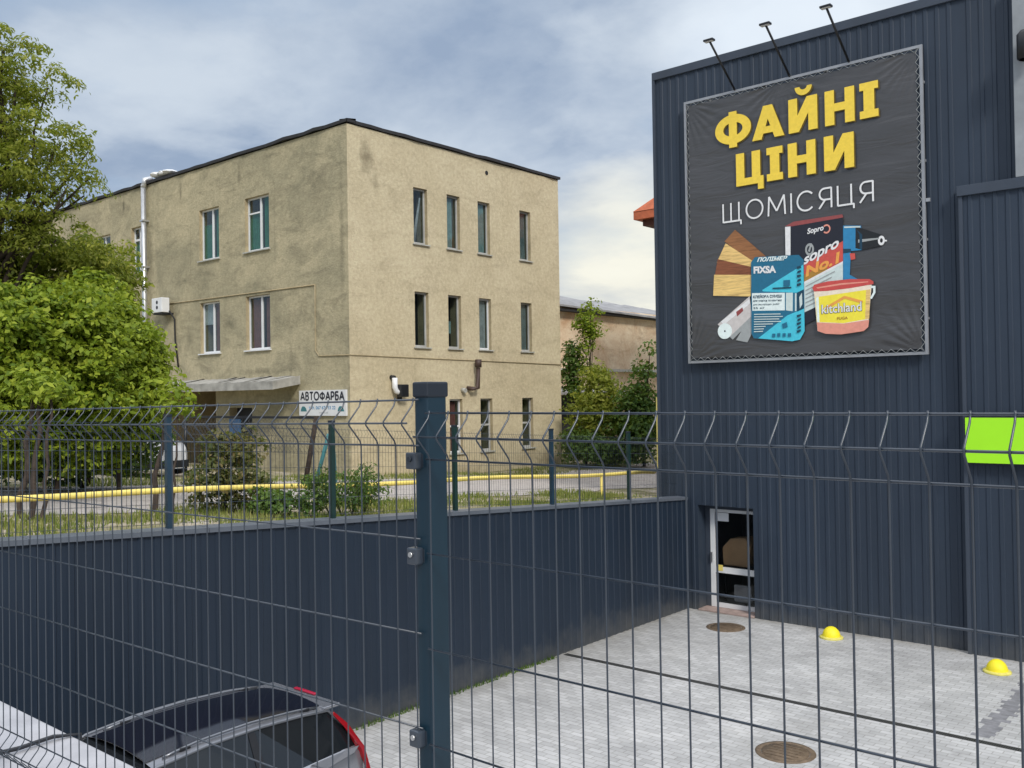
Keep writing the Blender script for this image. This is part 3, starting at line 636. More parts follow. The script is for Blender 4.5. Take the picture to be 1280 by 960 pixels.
# red and black bag
pic('adhesive_bag_print', 'pr_black', [(532, 225), (765, 185), (765, 300), (532, 390), (530, 640), (600, 660), (640, 640), (640, 500), (590, 400)])
pic('adhesive_bag_print', 'pr_black', [(532, 228), (765, 187), (765, 320), (595, 420), (532, 420)])
pic('bag_edge_print', 'pr_white', [(508, 228), (532, 226), (532, 355), (510, 352)])
pic('bag_top_print', 'pr_maroon', [(508, 225), (545, 205), (762, 172), (766, 186), (535, 226)])
pic('bag_stripe_print', 'pr_red', [(590, 395), (765, 290), (765, 385), (592, 470)])
pic('bag_stripe_print', 'pr_gold', [(592, 440), (690, 395), (700, 425), (592, 478)])
pic('bag_panel_print', 'pr_pale', [(592, 482), (765, 388), (765, 470), (650, 580), (592, 608)])
pic('bag_line_print', 'pr_white', [(592, 472), (765, 380), (765, 390), (592, 484)])
c_ = c4(617, 328); mb = PR(); mb.ring(c_[0], c_[1], (.085, .115), (.05, .07), 24); shape(mb, [(610, 335), (622, 300), (628, 302), (618, 340)]); mb.build('bag_emblem_print', 'pr_grey', BN)
def ptext(body, mat, a, b_, height, bold, shear=0, name='packaging_lettering', lay=None):
    LAY[0] += 2; p = Vector((c4(*a)[0], 0, c4(*a)[1])); q = Vector((c4(*b_)[0], 0, c4(*b_)[1])); u = (q-p); L = u.length; u.normalize()
    y = YP0-.00045*LAY[0]; p.y = y
    return text(body, mat, BN, p, u, L, height, bold, name, shear)
ptext('Sopro', 'pr_white', (607, 268), (680, 250), .135, .03, .15)
c_ = c4(692, 237); mb = PR(); mb.ring(c_[0], c_[1], (.075, .085), (.05, .055), 20, -2.4, 2.4); mb.build('bag_logo_print', 'pr_pink', BN)
ptext('sopro', 'pr_white', (590, 412), (748, 330), .19, .03, .2)
ptext('No.1', 'pr_orange', (600, 452), (752, 385), .2, .04, .1)
for k in range(6):
    y0 = 490+k*18; pic('fine_print', 'pr_grey', [(600, y0), (600+130-k*14, y0-68+k*8), (600+130-k*14, y0-63+k*8), (600, y0+5)])
# blue bag
pic('blue_bag_print', 'pr_blue', [(358, 385), (375, 362), (570, 352), (592, 375), (596, 690), (575, 728), (540, 735), (370, 722), (360, 700)])
pic('blue_bag_stripe_print', 'pr_cyan', [(408, 508), (590, 395), (592, 505), (560, 520), (410, 514)])
pic('blue_bag_stripe_print', 'pr_cyan', [(390, 722), (520, 620), (594, 590), (596, 690), (575, 728), (540, 735)])
pic('blue_bag_panel_print', 'pr_mint', [(362, 522), (508, 520), (508, 598), (364, 600)])
pic('blue_bag_panel_print', 'pr_pale', [(513, 520), (544, 520), (543, 602), (513, 598)])
pic('blue_bag_panel_print', 'pr_pale', [(553, 522), (560, 522), (560, 600), (553, 602)])
pic('blue_bag_side_print', 'pr_dkblue', [(563, 520), (592, 505), (592, 590), (563, 604)])
pic('blue_bag_side_print', 'pr_pale', [(572, 540), (584, 520), (586, 570), (575, 590)])
ptext('ПОЛІМЕР', 'pr_mint', (385, 384), (520, 375), .085, .04, .35)
ptext('FIXSA', 'pr_white', (370, 436), (470, 432), .14, .05, 0)
ptext('КЛЕЙОВА СУМІШ', 'pr_dkblue', (368, 545), (494, 541), .07, .03)
ptext('для плитки та каменю', 'pr_dkblue', (368, 562), (495, 559), .04, .01)
ptext('для внутрішніх робіт', 'pr_dkblue', (368, 578), (485, 575), .04, .01)
ptext('25 кг', 'pr_dkblue', (368, 592), (420, 591), .035, .01)
for k, L in enumerate((118, 128, 112, 120, 84, 52, 44, 40)): pic('fine_print', 'pr_pale', [(372, 614+k*11), (372+L, 612+k*11), (372+L, 616+k*11), (372, 618+k*11)])
pic('bag_mark_print', 'pr_blue', [(503, 465), (532, 463), (532, 490), (503, 492)]); pic('bag_mark_print', 'pr_dkblue', [(455, 498), (538, 494), (538, 500), (455, 504)])
for (x, y) in ((460, 708), (482, 706), (506, 706), (530, 706)): pic('bag_mark_print', 'pr_blue', [(x-7, y-6), (x+7, y-7), (x+7, y+9), (x-7, y+9)])
pic('bag_mark_print', 'pr_blue', [(497, 658), (518, 650), (522, 672), (500, 678)])
for k in range(5): pic('bag_mark_print', 'pr_dkblue', [(562+k % 2*4, 405+k*19), (580, 400+k*19), (582, 410+k*19), (564, 416+k*19)])
for k in range(5): pic('bag_mark_print', 'pr_dkblue', [(562+k % 2*4, 620+k*17), (582, 614+k*17), (580, 624+k*17), (564, 630+k*17)])
# bucket
pic('bucket_print', 'pr_cream', [(638, 505), (895, 485), (880, 660), (860, 690), (760, 705), (690, 702), (655, 690)])
pic('bucket_label_print', 'pr_bucket', [(646, 540), (890, 505), (884, 635), (770, 655), (652, 650)])
pic('bucket_shade_print', 'pr_wood2', [(870, 508), (890, 505), (884, 635), (866, 638)]); pic('bucket_shade_print', 'pr_mint', [(648, 541), (660, 539), (664, 650), (653, 650)])
pic('bucket_base_print', 'pr_pink', [(652, 652), (770, 657), (884, 640), (880, 672), (860, 690), (760, 705), (690, 702), (656, 690)])
pic('bucket_lid_print', 'pr_lid', [(632, 500), (640, 485), (700, 470), (800, 460), (885, 460), (903, 470), (903, 482), (800, 500), (700, 512), (640, 515)])
pic('lid_shine_print', 'pr_pink', [(650, 497), (760, 478), (880, 470), (880, 474), (760, 486), (655, 502)])
pic('bucket_handle_print', 'pr_mint', [(892, 490), (912, 490), (912, 520), (896, 548), (888, 545), (902, 518), (902, 500), (892, 500)])
mb = PR(); mb.strip([c4(*p) for p in ((690, 590), (775, 540), (855, 562))], .05); mb.build('bucket_roof_print', 'pr_orange', BN)
ptext('kitchland', 'pr_char', (672, 616), (853, 602), .175, .035); ptext('kitchland', 'pr_white', (674, 614), (851, 600), .165, .012)
ptext('FUGA', 'pr_gold', (742, 641), (790, 637), .05, .02)
# floodlights on arms over the banner
fl = None
for i, (px, py, qx) in enumerate(((-8.83, 11.30, -8.45), (-7.66, 11.31, -7.32), (-6.46, 11.32, -6.20))):
    lb = ('slim black floodlight arm above the banner, leftmost of three', 'slim black floodlight arm above the banner, middle of three', 'slim black floodlight arm above the banner, rightmost of three')[i]
    if fl is None:
        fl = t = thing('floodlight', (-8.45, YB, BZ1), lb, 'floodlight', 'floodlights above the banner')
        a = Vector((-8.45, YB-.03, BZ1+.03)); e = Vector((-8.47, YB-.98, 11.04))
        MB().tube([a, e], .022, 8).build('arm', 'black', t)
        hd = MB().box(e.x-.10, e.x+.10, e.y-.07, e.y+.05, e.z-.015, e.z+.025).build('lamp_head', 'black', t, .01)
        MB().box(e.x-.085, e.x+.085, e.y-.055, e.y+.035, e.z-.021, e.z-.016).build('lens', 'white_pvc', hd)
    else:
        t = copy_tree(fl); t.location = (qx, YB, BZ1); t['label'] = lb
# ------------------------------------------------------------------ ochre building
BXC, BYC, BH = -21.02, 17.42, 12.42
BYE, BXE = 27.4, -44.0
TB = thing('ochre_building', (BXC, BYC, 1.5), 'three-storey weathered ochre rendered building with narrow windows', 'building')
def wall_grid(axis, c, a0, a1, z0, z1, holes):
    us = sorted({a0, a1, *[h[0] for h in holes], *[h[1] for h in holes]}); zs = sorted({z0, z1, *[h[2] for h in holes], *[h[3] for h in holes]}); mb = MB()
    for u, u2 in zip(us, us[1:]):
        for z, z2 in zip(zs, zs[1:]):
            cu_, cz_ = (u+u2)/2, (z+z2)/2
            if any(h[0] < cu_ < h[1] and h[2] < cz_ < h[3] for h in holes): continue
            p = lambda a, b_: (c, a, b_) if axis == 'X' else (a, c, b_)
            mb.quad(p(u, z), p(u2, z), p(u2, z2), p(u, z2))
    return mb
RH = []   # right facade windows: y0, y1, z0, z1, style
for z0, z1, row in ((9.18, 10.94, 3), (5.96, 7.69, 2), (2.57, 4.33, 1)):
    for k, y in enumerate((20.03, 21.51, 22.98, 25.15)):
        if row == 1 and k == 0: continue
        RH.append((y, y+.6, z0, z1, (row, k)))
LH = []
for z0, z1, row in ((9.18, 10.93, 3), (6.0, 7.75, 2)):
    for k, (x, x2) in enumerate(((-28.91, -27.70), (-26.18, -24.86), (-33.62, -32.50), (-36.64, -35.26))):
        if row == 2 and k >= 2: continue
        LH.append((x, x2, z0, z1, (row, k)))
DOOR = (-27.2, -25.9, 1.9, 4.15); LH.append((*DOOR, ('door', 0)))
LH.append((-31.6, -28.0, 1.95, 4.72, ('recess', 0)))  # opening for the recess added as shade below the canopy
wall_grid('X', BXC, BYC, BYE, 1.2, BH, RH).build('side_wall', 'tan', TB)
wall_grid('Y', BYC, BXE, BXC, 1.2, BH, LH).build('front_wall', 'tan_shaded_dirty', TB)
MB().quad((BXE, BYC, 1.2), (BXE, BYE, 1.2), (BXE, BYE, BH), (BXE, BYC, BH)).quad((BXE, BYE, 1.2), (BXC, BYE, 1.2), (BXC, BYE, BH), (BXE, BYE, BH)).build('back_wall', 'tan_shaded_dirty', TB)
MB().box(BXE, BXC, BYC, BYE, BH-.05, BH-.01).build('roof', 'bitumen', TB)
# uneven roofing felt edge
mb = MB(); random.seed(11)
def felt(p, q, n, out):
    p = Vector(p); q = Vector(q); jit = [random.uniform(-.035, .035)+(.04 if k % 5 == 0 else 0) for k in range(n+1)]; ov = [random.uniform(.04, .10) for _ in range(n+1)]
    out = Vector(out)
    for k in range(n):
        a = p.lerp(q, k/n); b_ = p.lerp(q, (k+1)/n); za = Vector((0, 0, jit[k])); zb = Vector((0, 0, jit[k+1]))
        A = [a-out*.3, a+out*ov[k]+za*.3-Vector((0, 0, .03)), a+out*ov[k]+za*.3+Vector((0, 0, .065)), a-out*.3+Vector((0, 0, .12))]
        B = [b_-out*.3, b_+out*ov[k+1]+zb*.3-Vector((0, 0, .03)), b_+out*ov[k+1]+zb*.3+Vector((0, 0, .065)), b_-out*.3+Vector((0, 0, .12))]
        mb.add(A+B, [(0, 1, 5, 4), (1, 2, 6, 5), (2, 3, 7, 6), (3, 0, 4, 7)])
felt((BXC, BYC-.02, BH), (BXC, BYE+.08, BH), 22, (1, 0, 0)); felt((BXE, BYC, BH+.004), (BXC+.06, BYC, BH+.004), 46, (0, -1, 0))
mb.build('roof_edge', 'bitumen', TB)
def window(axis, h):
    u0, u1, z0, z1, (row, k) = h; D = .12
    inn = -1 if axis == 'X' else 1; c = BXC if axis == 'X' else BYC
    P = lambda u, d, z: (c+inn*d, u, z) if axis == 'X' else (u, c+inn*d, z)
    def bx(mb, ua, ub, da, db, za, zb):
        a, b_ = P(ua, da, za), P(ub, db, zb); return mb.box(*sum(([min(x, y), max(x, y)] for x, y in zip(a, b_)), []))
    mb = MB(); dd = .5
    for q in ([(u0, 0, z0), (u0, dd, z0), (u0, dd, z1), (u0, 0, z1)], [(u1, 0, z0), (u1, dd, z0), (u1, dd, z1), (u1, 0, z1)], [(u0, 0, z1), (u1, 0, z1), (u1, dd, z1), (u0, dd, z1)], [(u0, 0, z0), (u1, 0, z0), (u1, dd, z0), (u0, dd, z0)]):
        mb.quad(*[P(*p) for p in q])
    W = mb.build('window', 'reveal', TB)
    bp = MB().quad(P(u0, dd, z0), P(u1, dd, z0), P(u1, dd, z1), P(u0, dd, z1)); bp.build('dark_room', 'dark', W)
    fm = {(3, 0): 'grey_pvc', (2, 2): 'white_pvc', (1, 1): 'white_pvc'}.get((row, k), 'grey_pvc') if axis == 'X' else 'white_pvc'
    f = MB(); e = .055
    bx(f, u0+.002, u0+e, D, D+.06, z0+.002, z1-.002); bx(f, u1-e, u1-.002, D, D+.06, z0+.002, z1-.002); bx(f, u0+e, u1-e, D+.002, D+.058, z0+.002, z0+e+.02); bx(f, u0+e, u1-e, D+.002, D+.058, z1-e, z1-.002)
    if axis == 'Y' and row != 'door':
        if k == 2 and row == 3:
            bx(f, u0+.4, u0+.46, D+.004, D+.056, z0+.06, z1-.05); bx(f, u0+e, u0+.4, D+.006, D+.05, z1-.5, z1-.42)
        else:
            m_ = (u0+u1)/2+.05; bx(f, m_-.045, m_+.045, D+.004, D+.056, z0+.06, z1-.05)
            if k == 1 and row == 3: bx(f, u0+e, m_-.045, D+.006, D+.05, z1-.52, z1-.47)
    if axis == 'X' and row == 1: bx(f, u0+e, u1-e, D+.004, D+.056, (z0+z1)/2-.03, (z0+z1)/2+.03)
    f.build('frame', fm, W)
    g = MB(); bx(g, u0+.03, u1-.03, D+.028, D+.034, z0+.03, z1-.03); g.build('pane', 'glass', W)
    s_ = MB(); bx(s_, u0-.06, u1+.06, -.07, D-.003, z0-.035, z0+.001); s_.build('sill', 'white_pvc' if (axis == 'Y' and row == 2) else 'sill', W)
    def cur(name, mat, ua, ub, za, zb, d=.20):
        n = 10; v = []
        for i in range(n+1):
            u = ua+(ub-ua)*i/n; v += [P(u, d+.02*(i % 2), za), P(u, d+.02*(i % 2), zb)]
        MB().add(v, [(2*i, 2*i+2, 2*i+3, 2*i+1) for i in range(n)]).build(name, mat, W)
    if axis == 'Y':
        m_ = (u0+u1)/2
        if row == 3 and k in (0, 1): cur('curtain', 'cur_green', u0+.05, m_+.0, z0+.03, z1-.5); cur('curtain', 'cur_green', m_+.15, u1-.05, z0+.03, z1-.05)
        if row == 2 and k == 1: cur('curtain', 'cur_maroon', u0+.12, m_, z0+.05, z1-.1); cur('curtain', 'cur_maroon', m_+.2, u1-.03, z0+.05, z1-.1)
        if row == 2 and k == 0: cur('curtain', 'cur_maroon', m_+.08, u1-.03, z0+.05, z1-.05); cur('blind', 'white_pvc', u0+.04, m_+.03, z1-.75, z1-.05, .19)
        if row == 3 and k == 2: cur('curtain', 'cur_green', u0+.05, u0+.4, z0+.05, z1-.5); MB().tube([P(u0+.24, D-.001, z1-.27), P(u0+.24, D+.02, z1-.27)], .07, 12).build('vent', 'black', W)
    else:
        if (row, k) == (3, 0):
            LL = MB()
            for (a, b_) in (((u0+.12, z0+.05), (u0+.42, z1-.45)), ((u0+.2, z0+.05), (u0+.46, z1-.25))): LL.tube([P(a[0], .2, a[1]), P(b_[0], .2, b_[1])], .028, 6)
            LL.build('curtain', 'cur_white', W)
        if (row, k) in ((3, 1), (3, 2)): cur('curtain', 'cur_teal', u0+.04, u0+(.5 if k == 2 else .42), z0+.03, z1-.04)
        if (row, k) in ((2, 1),): cur('curtain', 'cur_olive', u0+.05, u0+.2, z0+.3, z1-.04); cur('curtain', 'cur_teal', u0+.08, u0+.3, z0+.5, z0+.9, .19)
        if (row, k) in ((2, 2),): cur('curtain', 'cur_grey', u0+.05, u0+.5, z0+.03, z1-.04)
        if (row, k) in ((3, 3), (2, 3)): cur('curtain', 'cur_slate', u0+.05, u0+.5, z0+.03, z1-.04, .2)
        if (row, k) == (1, 1): cur('curtain', 'cur_maroon', u0+.15, u0+.45, z0+.05, z1-.1)
for n_, c_ in dict(cur_green=(.06, .30, .19), cur_maroon=(.33, .12, .10), cur_white=(.6, .58, .6), cur_teal=(.34, .46, .45), cur_olive=(.07, .09, .06), cur_grey=(.5, .5, .5), cur_slate=(.22, .27, .27)).items(): M[n_] = simple(n_, c_, .9, 0, .2, 6)
for h in RH: window('X', h)
for h in LH:
    if h[4][0] not in ('door', 'recess'): window('Y', h)
# door under the canopy
x0, x1, z0, z1 = DOOR
mb = MB()
for q in ([(x0, 0, z0), (x0, .3, z0), (x0, .3, z1), (x0, 0, z1)], [(x1, 0, z0), (x1, .3, z0), (x1, .3, z1), (x1, 0, z1)], [(x0, 0, z1), (x1, 0, z1), (x1, .3, z1), (x0, .3, z1)]): mb.quad(*[(a, BYC+b_, c) for a, b_, c in q])
dr = mb.build('doorway', 'reveal', TB); MB().box(x0, x1, BYC+.3, BYC+.35, z0, z1).build('door', 'dark', dr)
MB().box(x1-.62, x1-.02, BYC-.45, BYC-.40, z0+1.2, z1-.35).build('open_door_leaf', 'blue_cloth', dr)
mb = MB(); a_, c_, dd = -31.6, -28.0, 2.6
mb.quad((a_, BYC, 1.9), (a_, BYC+dd, 1.9), (a_, BYC+dd, 4.72), (a_, BYC, 4.72)).quad((c_, BYC, 1.9), (c_, BYC+dd, 1.9), (c_, BYC+dd, 4.72), (c_, BYC, 4.72)).quad((a_, BYC, 4.72), (c_, BYC, 4.72), (c_, BYC+dd, 4.72), (a_, BYC+dd, 4.72)).quad((a_, BYC+dd, 1.9), (c_, BYC+dd, 1.9), (c_, BYC+dd, 4.72), (a_, BYC+dd, 4.72))
mb.build('shade_recess', 'reveal', TB)  # recess added to darken the wall under the canopy, not a real entrance
# canopy, cable, hole
mb = MB(); random.seed(4); n = 16; xs = np.linspace(-30.6, -23.35, n)
for a, b_ in zip(xs, xs[1:]): mb.add([(a, BYC-1.0, 4.70), (b_, BYC-1.0, 4.70), (b_, BYC-1.0, 4.95+random.uniform(-.02, .02)), (a, BYC-1.0, 4.95), (a, BYC, 4.86), (b_, BYC, 4.86), (b_, BYC, 5.12+random.uniform(-.05, .05)), (a, BYC, 5.12)], [(0, 1, 2, 3), (3, 2, 6, 7), (0, 4, 5, 1)])
mb.quad((xs[0], BYC-1.0, 4.70), (xs[0], BYC-1.0, 4.95), (xs[0], BYC, 5.12), (xs[0], BYC, 4.86)); mb.quad((xs[-1], BYC-1.0, 4.70), (xs[-1], BYC-1.0, 4.95), (xs[-1], BYC, 5.12), (xs[-1], BYC, 4.86))
mb.build('canopy', 'slab', TB)
MB().tube([(-31, BYC-.02, 7.90), (-30.3, BYC-.02, 7.88), (-22.55, BYC-.02, 7.82)], .018, 6).tube([(-22.55, BYC-.025, 7.82), (-22.57, BYC-.025, 5.86), (-22.4, BYC-.025, 5.68), (BXC, BYC-.025, 5.66)], .015, 6).tube([(BXC+.02, BYC, 5.66), (BXC+.02, 22.4, 5.60), (BXC+.02, BYE, 5.53)], .016, 6).build('cable', 'reveal', TB)
MB().tube([(BXC-.05, 23.45, 11.96), (BXC+.012, 23.45, 11.96)], .075, 12).build('vent_hole', 'dark', TB)
dp = MB().tube([(-32.36, BYC-.16, 2.6), (-32.38, BYC-.16, 7), (-32.40, BYC-.16, 12.35)], .09, 10).tube([(-32.40, BYC-.16, 12.25), (-32.40, BYC-.10, 12.55), (-32.3, BYC+.15, 12.62)], .10, 10)
for z in (6.4, 9.3, 11.0): dp.box(-32.5, -32.28, BYC-.26, BYC, z, z+.06)
dp.build('drainpipe', 'zinc', TB)
# things fixed to or lying on the ochre building
o = thing('air_conditioner', (-31.1, BYC-.3, 7.55), 'white boxed air conditioner unit on the wall by the drainpipe', 'air conditioner')
MB().box(-31.30, -30.60, BYC-.48, BYC-.18, 7.54, 8.06).build('casing', 'white_pvc', o, .02)
MB().box(-31.25, -30.65, BYC-.45, BYC, 7.48, 7.535).build('bracket', 'dark', o)
m_ = MB()
for z in (7.72, 7.90): m_.tube([(-30.92, BYC-.481, z), (-30.92, BYC-.488, z)], .065, 12)
m_.build('fan_grille', 'black', o)
MB().tube([(-30.6, BYC-.2, 7.6), (-30.5, BYC-.05, 7.3), (-30.5, BYC-.04, 6.6), (-30.3, BYC-.04, 5.6)], .03, 6).build('hose', 'dark', o)
for i, (x, s_, h_) in enumerate(((-31.8, .25, .12), (-31.35, .3, .10), (-30.95, .24, .08))):
    bm = bmesh.new(); bmesh.ops.create_icosphere(bm, subdivisions=2, radius=1)
    for v in bm.verts: v.co = v.co*(1+random.uniform(-.12, .12)); v.co.x *= s_; v.co.y *= .3; v.co.z *= h_
    me = bpy.data.meshes.new('plastic_bundle'); bm.to_mesh(me); bm.free(); me.materials.append(M['white_pvc']); ob = bpy.data.objects.new('plastic_bundle', me); COL.objects.link(ob); ob.location = (x, BYC+.12, BH+.16+h_*.6)
    tag(ob, ('crumpled white bundle on the roof edge right above the drainpipe', 'wide crumpled white bundle in the middle of three on the roof edge', 'flat white bundle on the roof edge, farthest from the drainpipe')[i], 'bundle', 'white bundles on the roof edge')
sg = thing('paint_shop_sign', (-22.2, BYC-.06, 3.9), 'white rectangular paint shop sign with black lettering on ochre wall', 'sign')
MB().box(-23.33, -21.13, BYC-.07, BYC-.005, 3.90, 4.66).build('panel', 'white_pvc', sg)
YP0 = BYC-.0705; LAY[0] = 0; mb = PR(); stroke_text(mb, 'АВТОФАРБА', -23.25, 4.37, 2.05, .235, .052, .2); mb.build('lettering', 'pr_black', sg)
text('тел. 067 674 33 22', 'pr_drill', sg, (-22.85, BYC-.074, 4.09), (1, 0, 0), 1.25, .10, .012); text('пн-сб', 'pr_grey', sg, (-22.35, BYC-.074, 3.97), (1, 0, 0), .4, .05, 0)
mb = MB()
for x in (-23.25, -21.50): mb.prism([(x, BYC-.073, 4.03), (x+.3, BYC-.073, 4.03), (x+.26, BYC-.073, 4.12), (x+.18, BYC-.073, 4.18), (x+.08, BYC-.073, 4.18), (x+.02, BYC-.073, 4.11)], (0, .002, 0))
mb.build('car_picture', 'teal', sg)
vp_ = thing('vent_pipe', (BXC+.1, 19.2, 4.6), 'white plastic vent elbow sticking out of the ochre wall', 'pipe')
MB().tube([(BXC+.15, 19.02, 5.0), (BXC+.15, 19.02, 4.72), (BXC+.16, 19.06, 4.6), (BXC+.18, 19.18, 4.56), (BXC+.2, 19.3, 4.58)], .085, 10).build('elbow', 'white_pvc', vp_)
MB().tube([(BXC, 19.0, 5.02), (BXC+.15, 19.02, 5.0)], .07, 8).build('wall_stub', 'dark', vp_)
sl = thing('security_lamp', (BXC+.1, 19.42, 4.6), 'black square security lamp on the ochre wall beside white vent', 'lamp')
MB().box(BXC+.12, BXC+.32, 19.12, 19.44, 4.42, 4.80).build('housing', 'black', sl, .02); MB().box(BXC, BXC+.12, 19.24, 19.34, 4.3, 4.42).box(BXC+.05, BXC+.119, 19.26, 19.32, 4.42, 4.7).build('bracket', 'black', sl)
fu = thing('flue_pipe', (BXC+.1, 22.6, 4.6), 'thin brown metal flue with elbow on the ochre wall', 'pipe')
MB().tube([(BXC, 22.35, 4.68), (BXC+.2, 22.4, 4.66), (BXC+.22, 22.62, 4.68), (BXC+.22, 22.66, 5.35)], .07, 8).build('pipe', 'flue', fu); MB().tube([(BXC+.22, 22.66, 5.36), (BXC+.22, 22.66, 5.62)], .11, 10).build('cap', 'flue', fu)
MB().tube([(BXC, 22.1, 4.62), (BXC+.16, 22.1, 4.60)], .08, 8).build('small_vent', 'sill', fu)
# ------------------------------------------------------------------ warehouse behind, orange-roofed house
WH = thing('old_warehouse', (-27, 46, 1.8), 'old stained warehouse with grey sheet roof behind the ochre building', 'building')
wall_grid('X', -27, 30, 66, 1.0, 8.7, [(32.5, 38.6, 1.85, 4.4)]).build('wall', 'cream_wall', WH)
MB().quad((-27, 30, 1), (-42, 30, 1), (-42, 30, 8.7), (-34.5, 30, 11.2), (-27, 30, 8.7)).quad((-42, 30, 1), (-42, 66, 1), (-42, 66, 8.7), (-42, 30, 8.7)).build('end_wall', 'cream_wall', WH)
mb = MB(); n = 36; random.seed(5); zr = [random.uniform(-.10, .10) for _ in range(n+1)]
for k in range(n):
    a, b_ = 29.5+k*37/n, 29.5+(k+1)*37/n; sag = lambda q: -.018*(q-30)
    mb.add([(-26.5, a, 8.66+sag(a)), (-26.5, b_, 8.66+sag(b_)), (-34.5, b_, 10.6+zr[k+1]+sag(b_)), (-34.5, a, 10.6+zr[k]+sag(a)), (-26.5, a, 8.75+sag(a)), (-26.5, b_, 8.75+sag(b_)), (-34.5, b_, 10.7+zr[k+1]+sag(b_)), (-34.5, a, 10.7+zr[k]+sag(a)), (-42.6, a, 8.6), (-42.6, b_, 8.6)],
           [(0, 1, 2, 3), (4, 7, 6, 5), (0, 4, 5, 1), (7, 8, 9, 6)])
mb.build('roof', 'asbestos', WH)
MB().box(-26.99, -26.6, 30, 66, 8.38, 8.5).build('eave_board', 'bitumen', WH)
MB().box(-26.98, -26.7, 30, 66, 5.55, 5.68).build('ledge', 'sill', WH)
MB().quad((-27.3, 32, 1.5), (-27.3, 39, 1.5), (-27.3, 39, 4.6), (-27.3, 32, 4.6)).build('dark_opening', 'dark', WH)
MB().prism([(-26.99, 32, 4.5), (-25.8, 32, 4.42), (-25.8, 32, 4.54), (-26.99, 32, 4.8)], (0, 7, 0)).build('lean_to_roof', 'asbestos', WH)
OH = thing('orange_roofed_house', (-14, 35, 2), 'house with an orange tiled roof eave showing past the dark shop', 'building')
MB().box(-19.0, -10.5, 34.2, 42, 1, 11.7).build('wall', 'cream_wall', OH)
e0 = at(791, 265, Y=33.5)
mb = MB().add([(e0.x, 33.5, e0.z), (-9.5, 33.5, e0.z), (-9.5, 43, e0.z), (e0.x, 43, e0.z), (-14.8, 36.5, e0.z+4.5), (-14, 40, e0.z+4.5)], [(0, 1, 4), (0, 4, 5, 3), (1, 2, 5, 4), (2, 3, 5)]); mb.build('roof', 'terracotta', OH)
MB().box(e0.x+.02, -9.52, 33.52, 42.98, e0.z-.34, e0.z-.004).build('eave', 'terracotta', OH); MB().box(e0.x+.3, -9.8, 33.8, 42.7, e0.z-.6, e0.z-.342).build('soffit', 'soffit', OH)
# ------------------------------------------------------------------ gas pipe, frames
gp = thing('gas_pipe', (-11.5, 9, gz(9)), 'yellow gas pipe running behind the wall-top fence', 'pipe')
pz = lambda y: 3.535-.0508*y
pts = [(-11.5, y, pz(y)+.02*math.sin(y*1.1)) for y in np.arange(-6, 18.6, .8)]+[(-11.5, 18.45, pz(18.45)), (-11.5, 18.62, pz(18.6)+.06), (-11.5, 18.66, pz(18.6)+.2), (-11.5, 18.66, 4.32)]
MB().tube(pts, .040, 10).build('pipe', 'yellow', gp)
for y in (-2.0, 4.0, 9.9, 16.35): MB().tube([(-11.5, y, gz(y)-.2), (-11.5, y, pz(y)-.045)], .03, 8).build('support', 'yellow', gp)
g1 = at(231, 520, Y=14.0); g2 = at(397, 521, Y=14.0); gb = at(378, 602, Y=13.5)
gf = thing('metal_gate_frame', (g2.x, 14, gz(14)), 'dark rusty metal frame with wire mesh beneath the ochre canopy', 'gate')
MB().box(g1.x, g2.x, 13.97, 14.03, g2.z-.05, g2.z+.01).build('top_bar', 'black', gf)
MB().tube([(g2.x-.04, 14, g2.z), (gb.x-.02, 13.6, gz(13.6))], .06, 6).build('leaning_post', 'bark', gf)
MB().tube([(g1.x+.04, 14, g1.z), (g1.x+.02, 14, gz(14))], .045, 6).build('post', 'black', gf)
mb = MB()
x = g1.x
while x < g2.x-.2:
    for s_ in (-1, 1):
        mb.tube([(x, 14+.01*s_, g2.z-.06), (x+s_*.9, 14+.01*s_, g2.z-.9)], .004, 3)
    x += .16
for z in (g2.z-.3, g2.z-.6, g2.z-.9): mb.tube([(g1.x, 14, z), (g2.x-.1, 14, z)], .005, 3)
mb.build('wire_mesh', 'chain', gf)
a1 = at(411, 543, Y=13.2); a2 = at(394, 602, Y=13.2)
tp = thing('teal_post_stand', (a1.x, 13.2, gz(13.2)), 'pair of teal painted poles leaning together near the sign', 'post')
MB().tube([(a1.x, 13.2, a1.z), (a2.x, 13.2, gz(13.2))], .045, 8).build('leaning_pole', 'teal', tp); MB().tube([(a1.x+.06, 13.22, a1.z), (a1.x+.12, 13.25, gz(13.2))], .07, 8).build('pole', 'teal', tp)
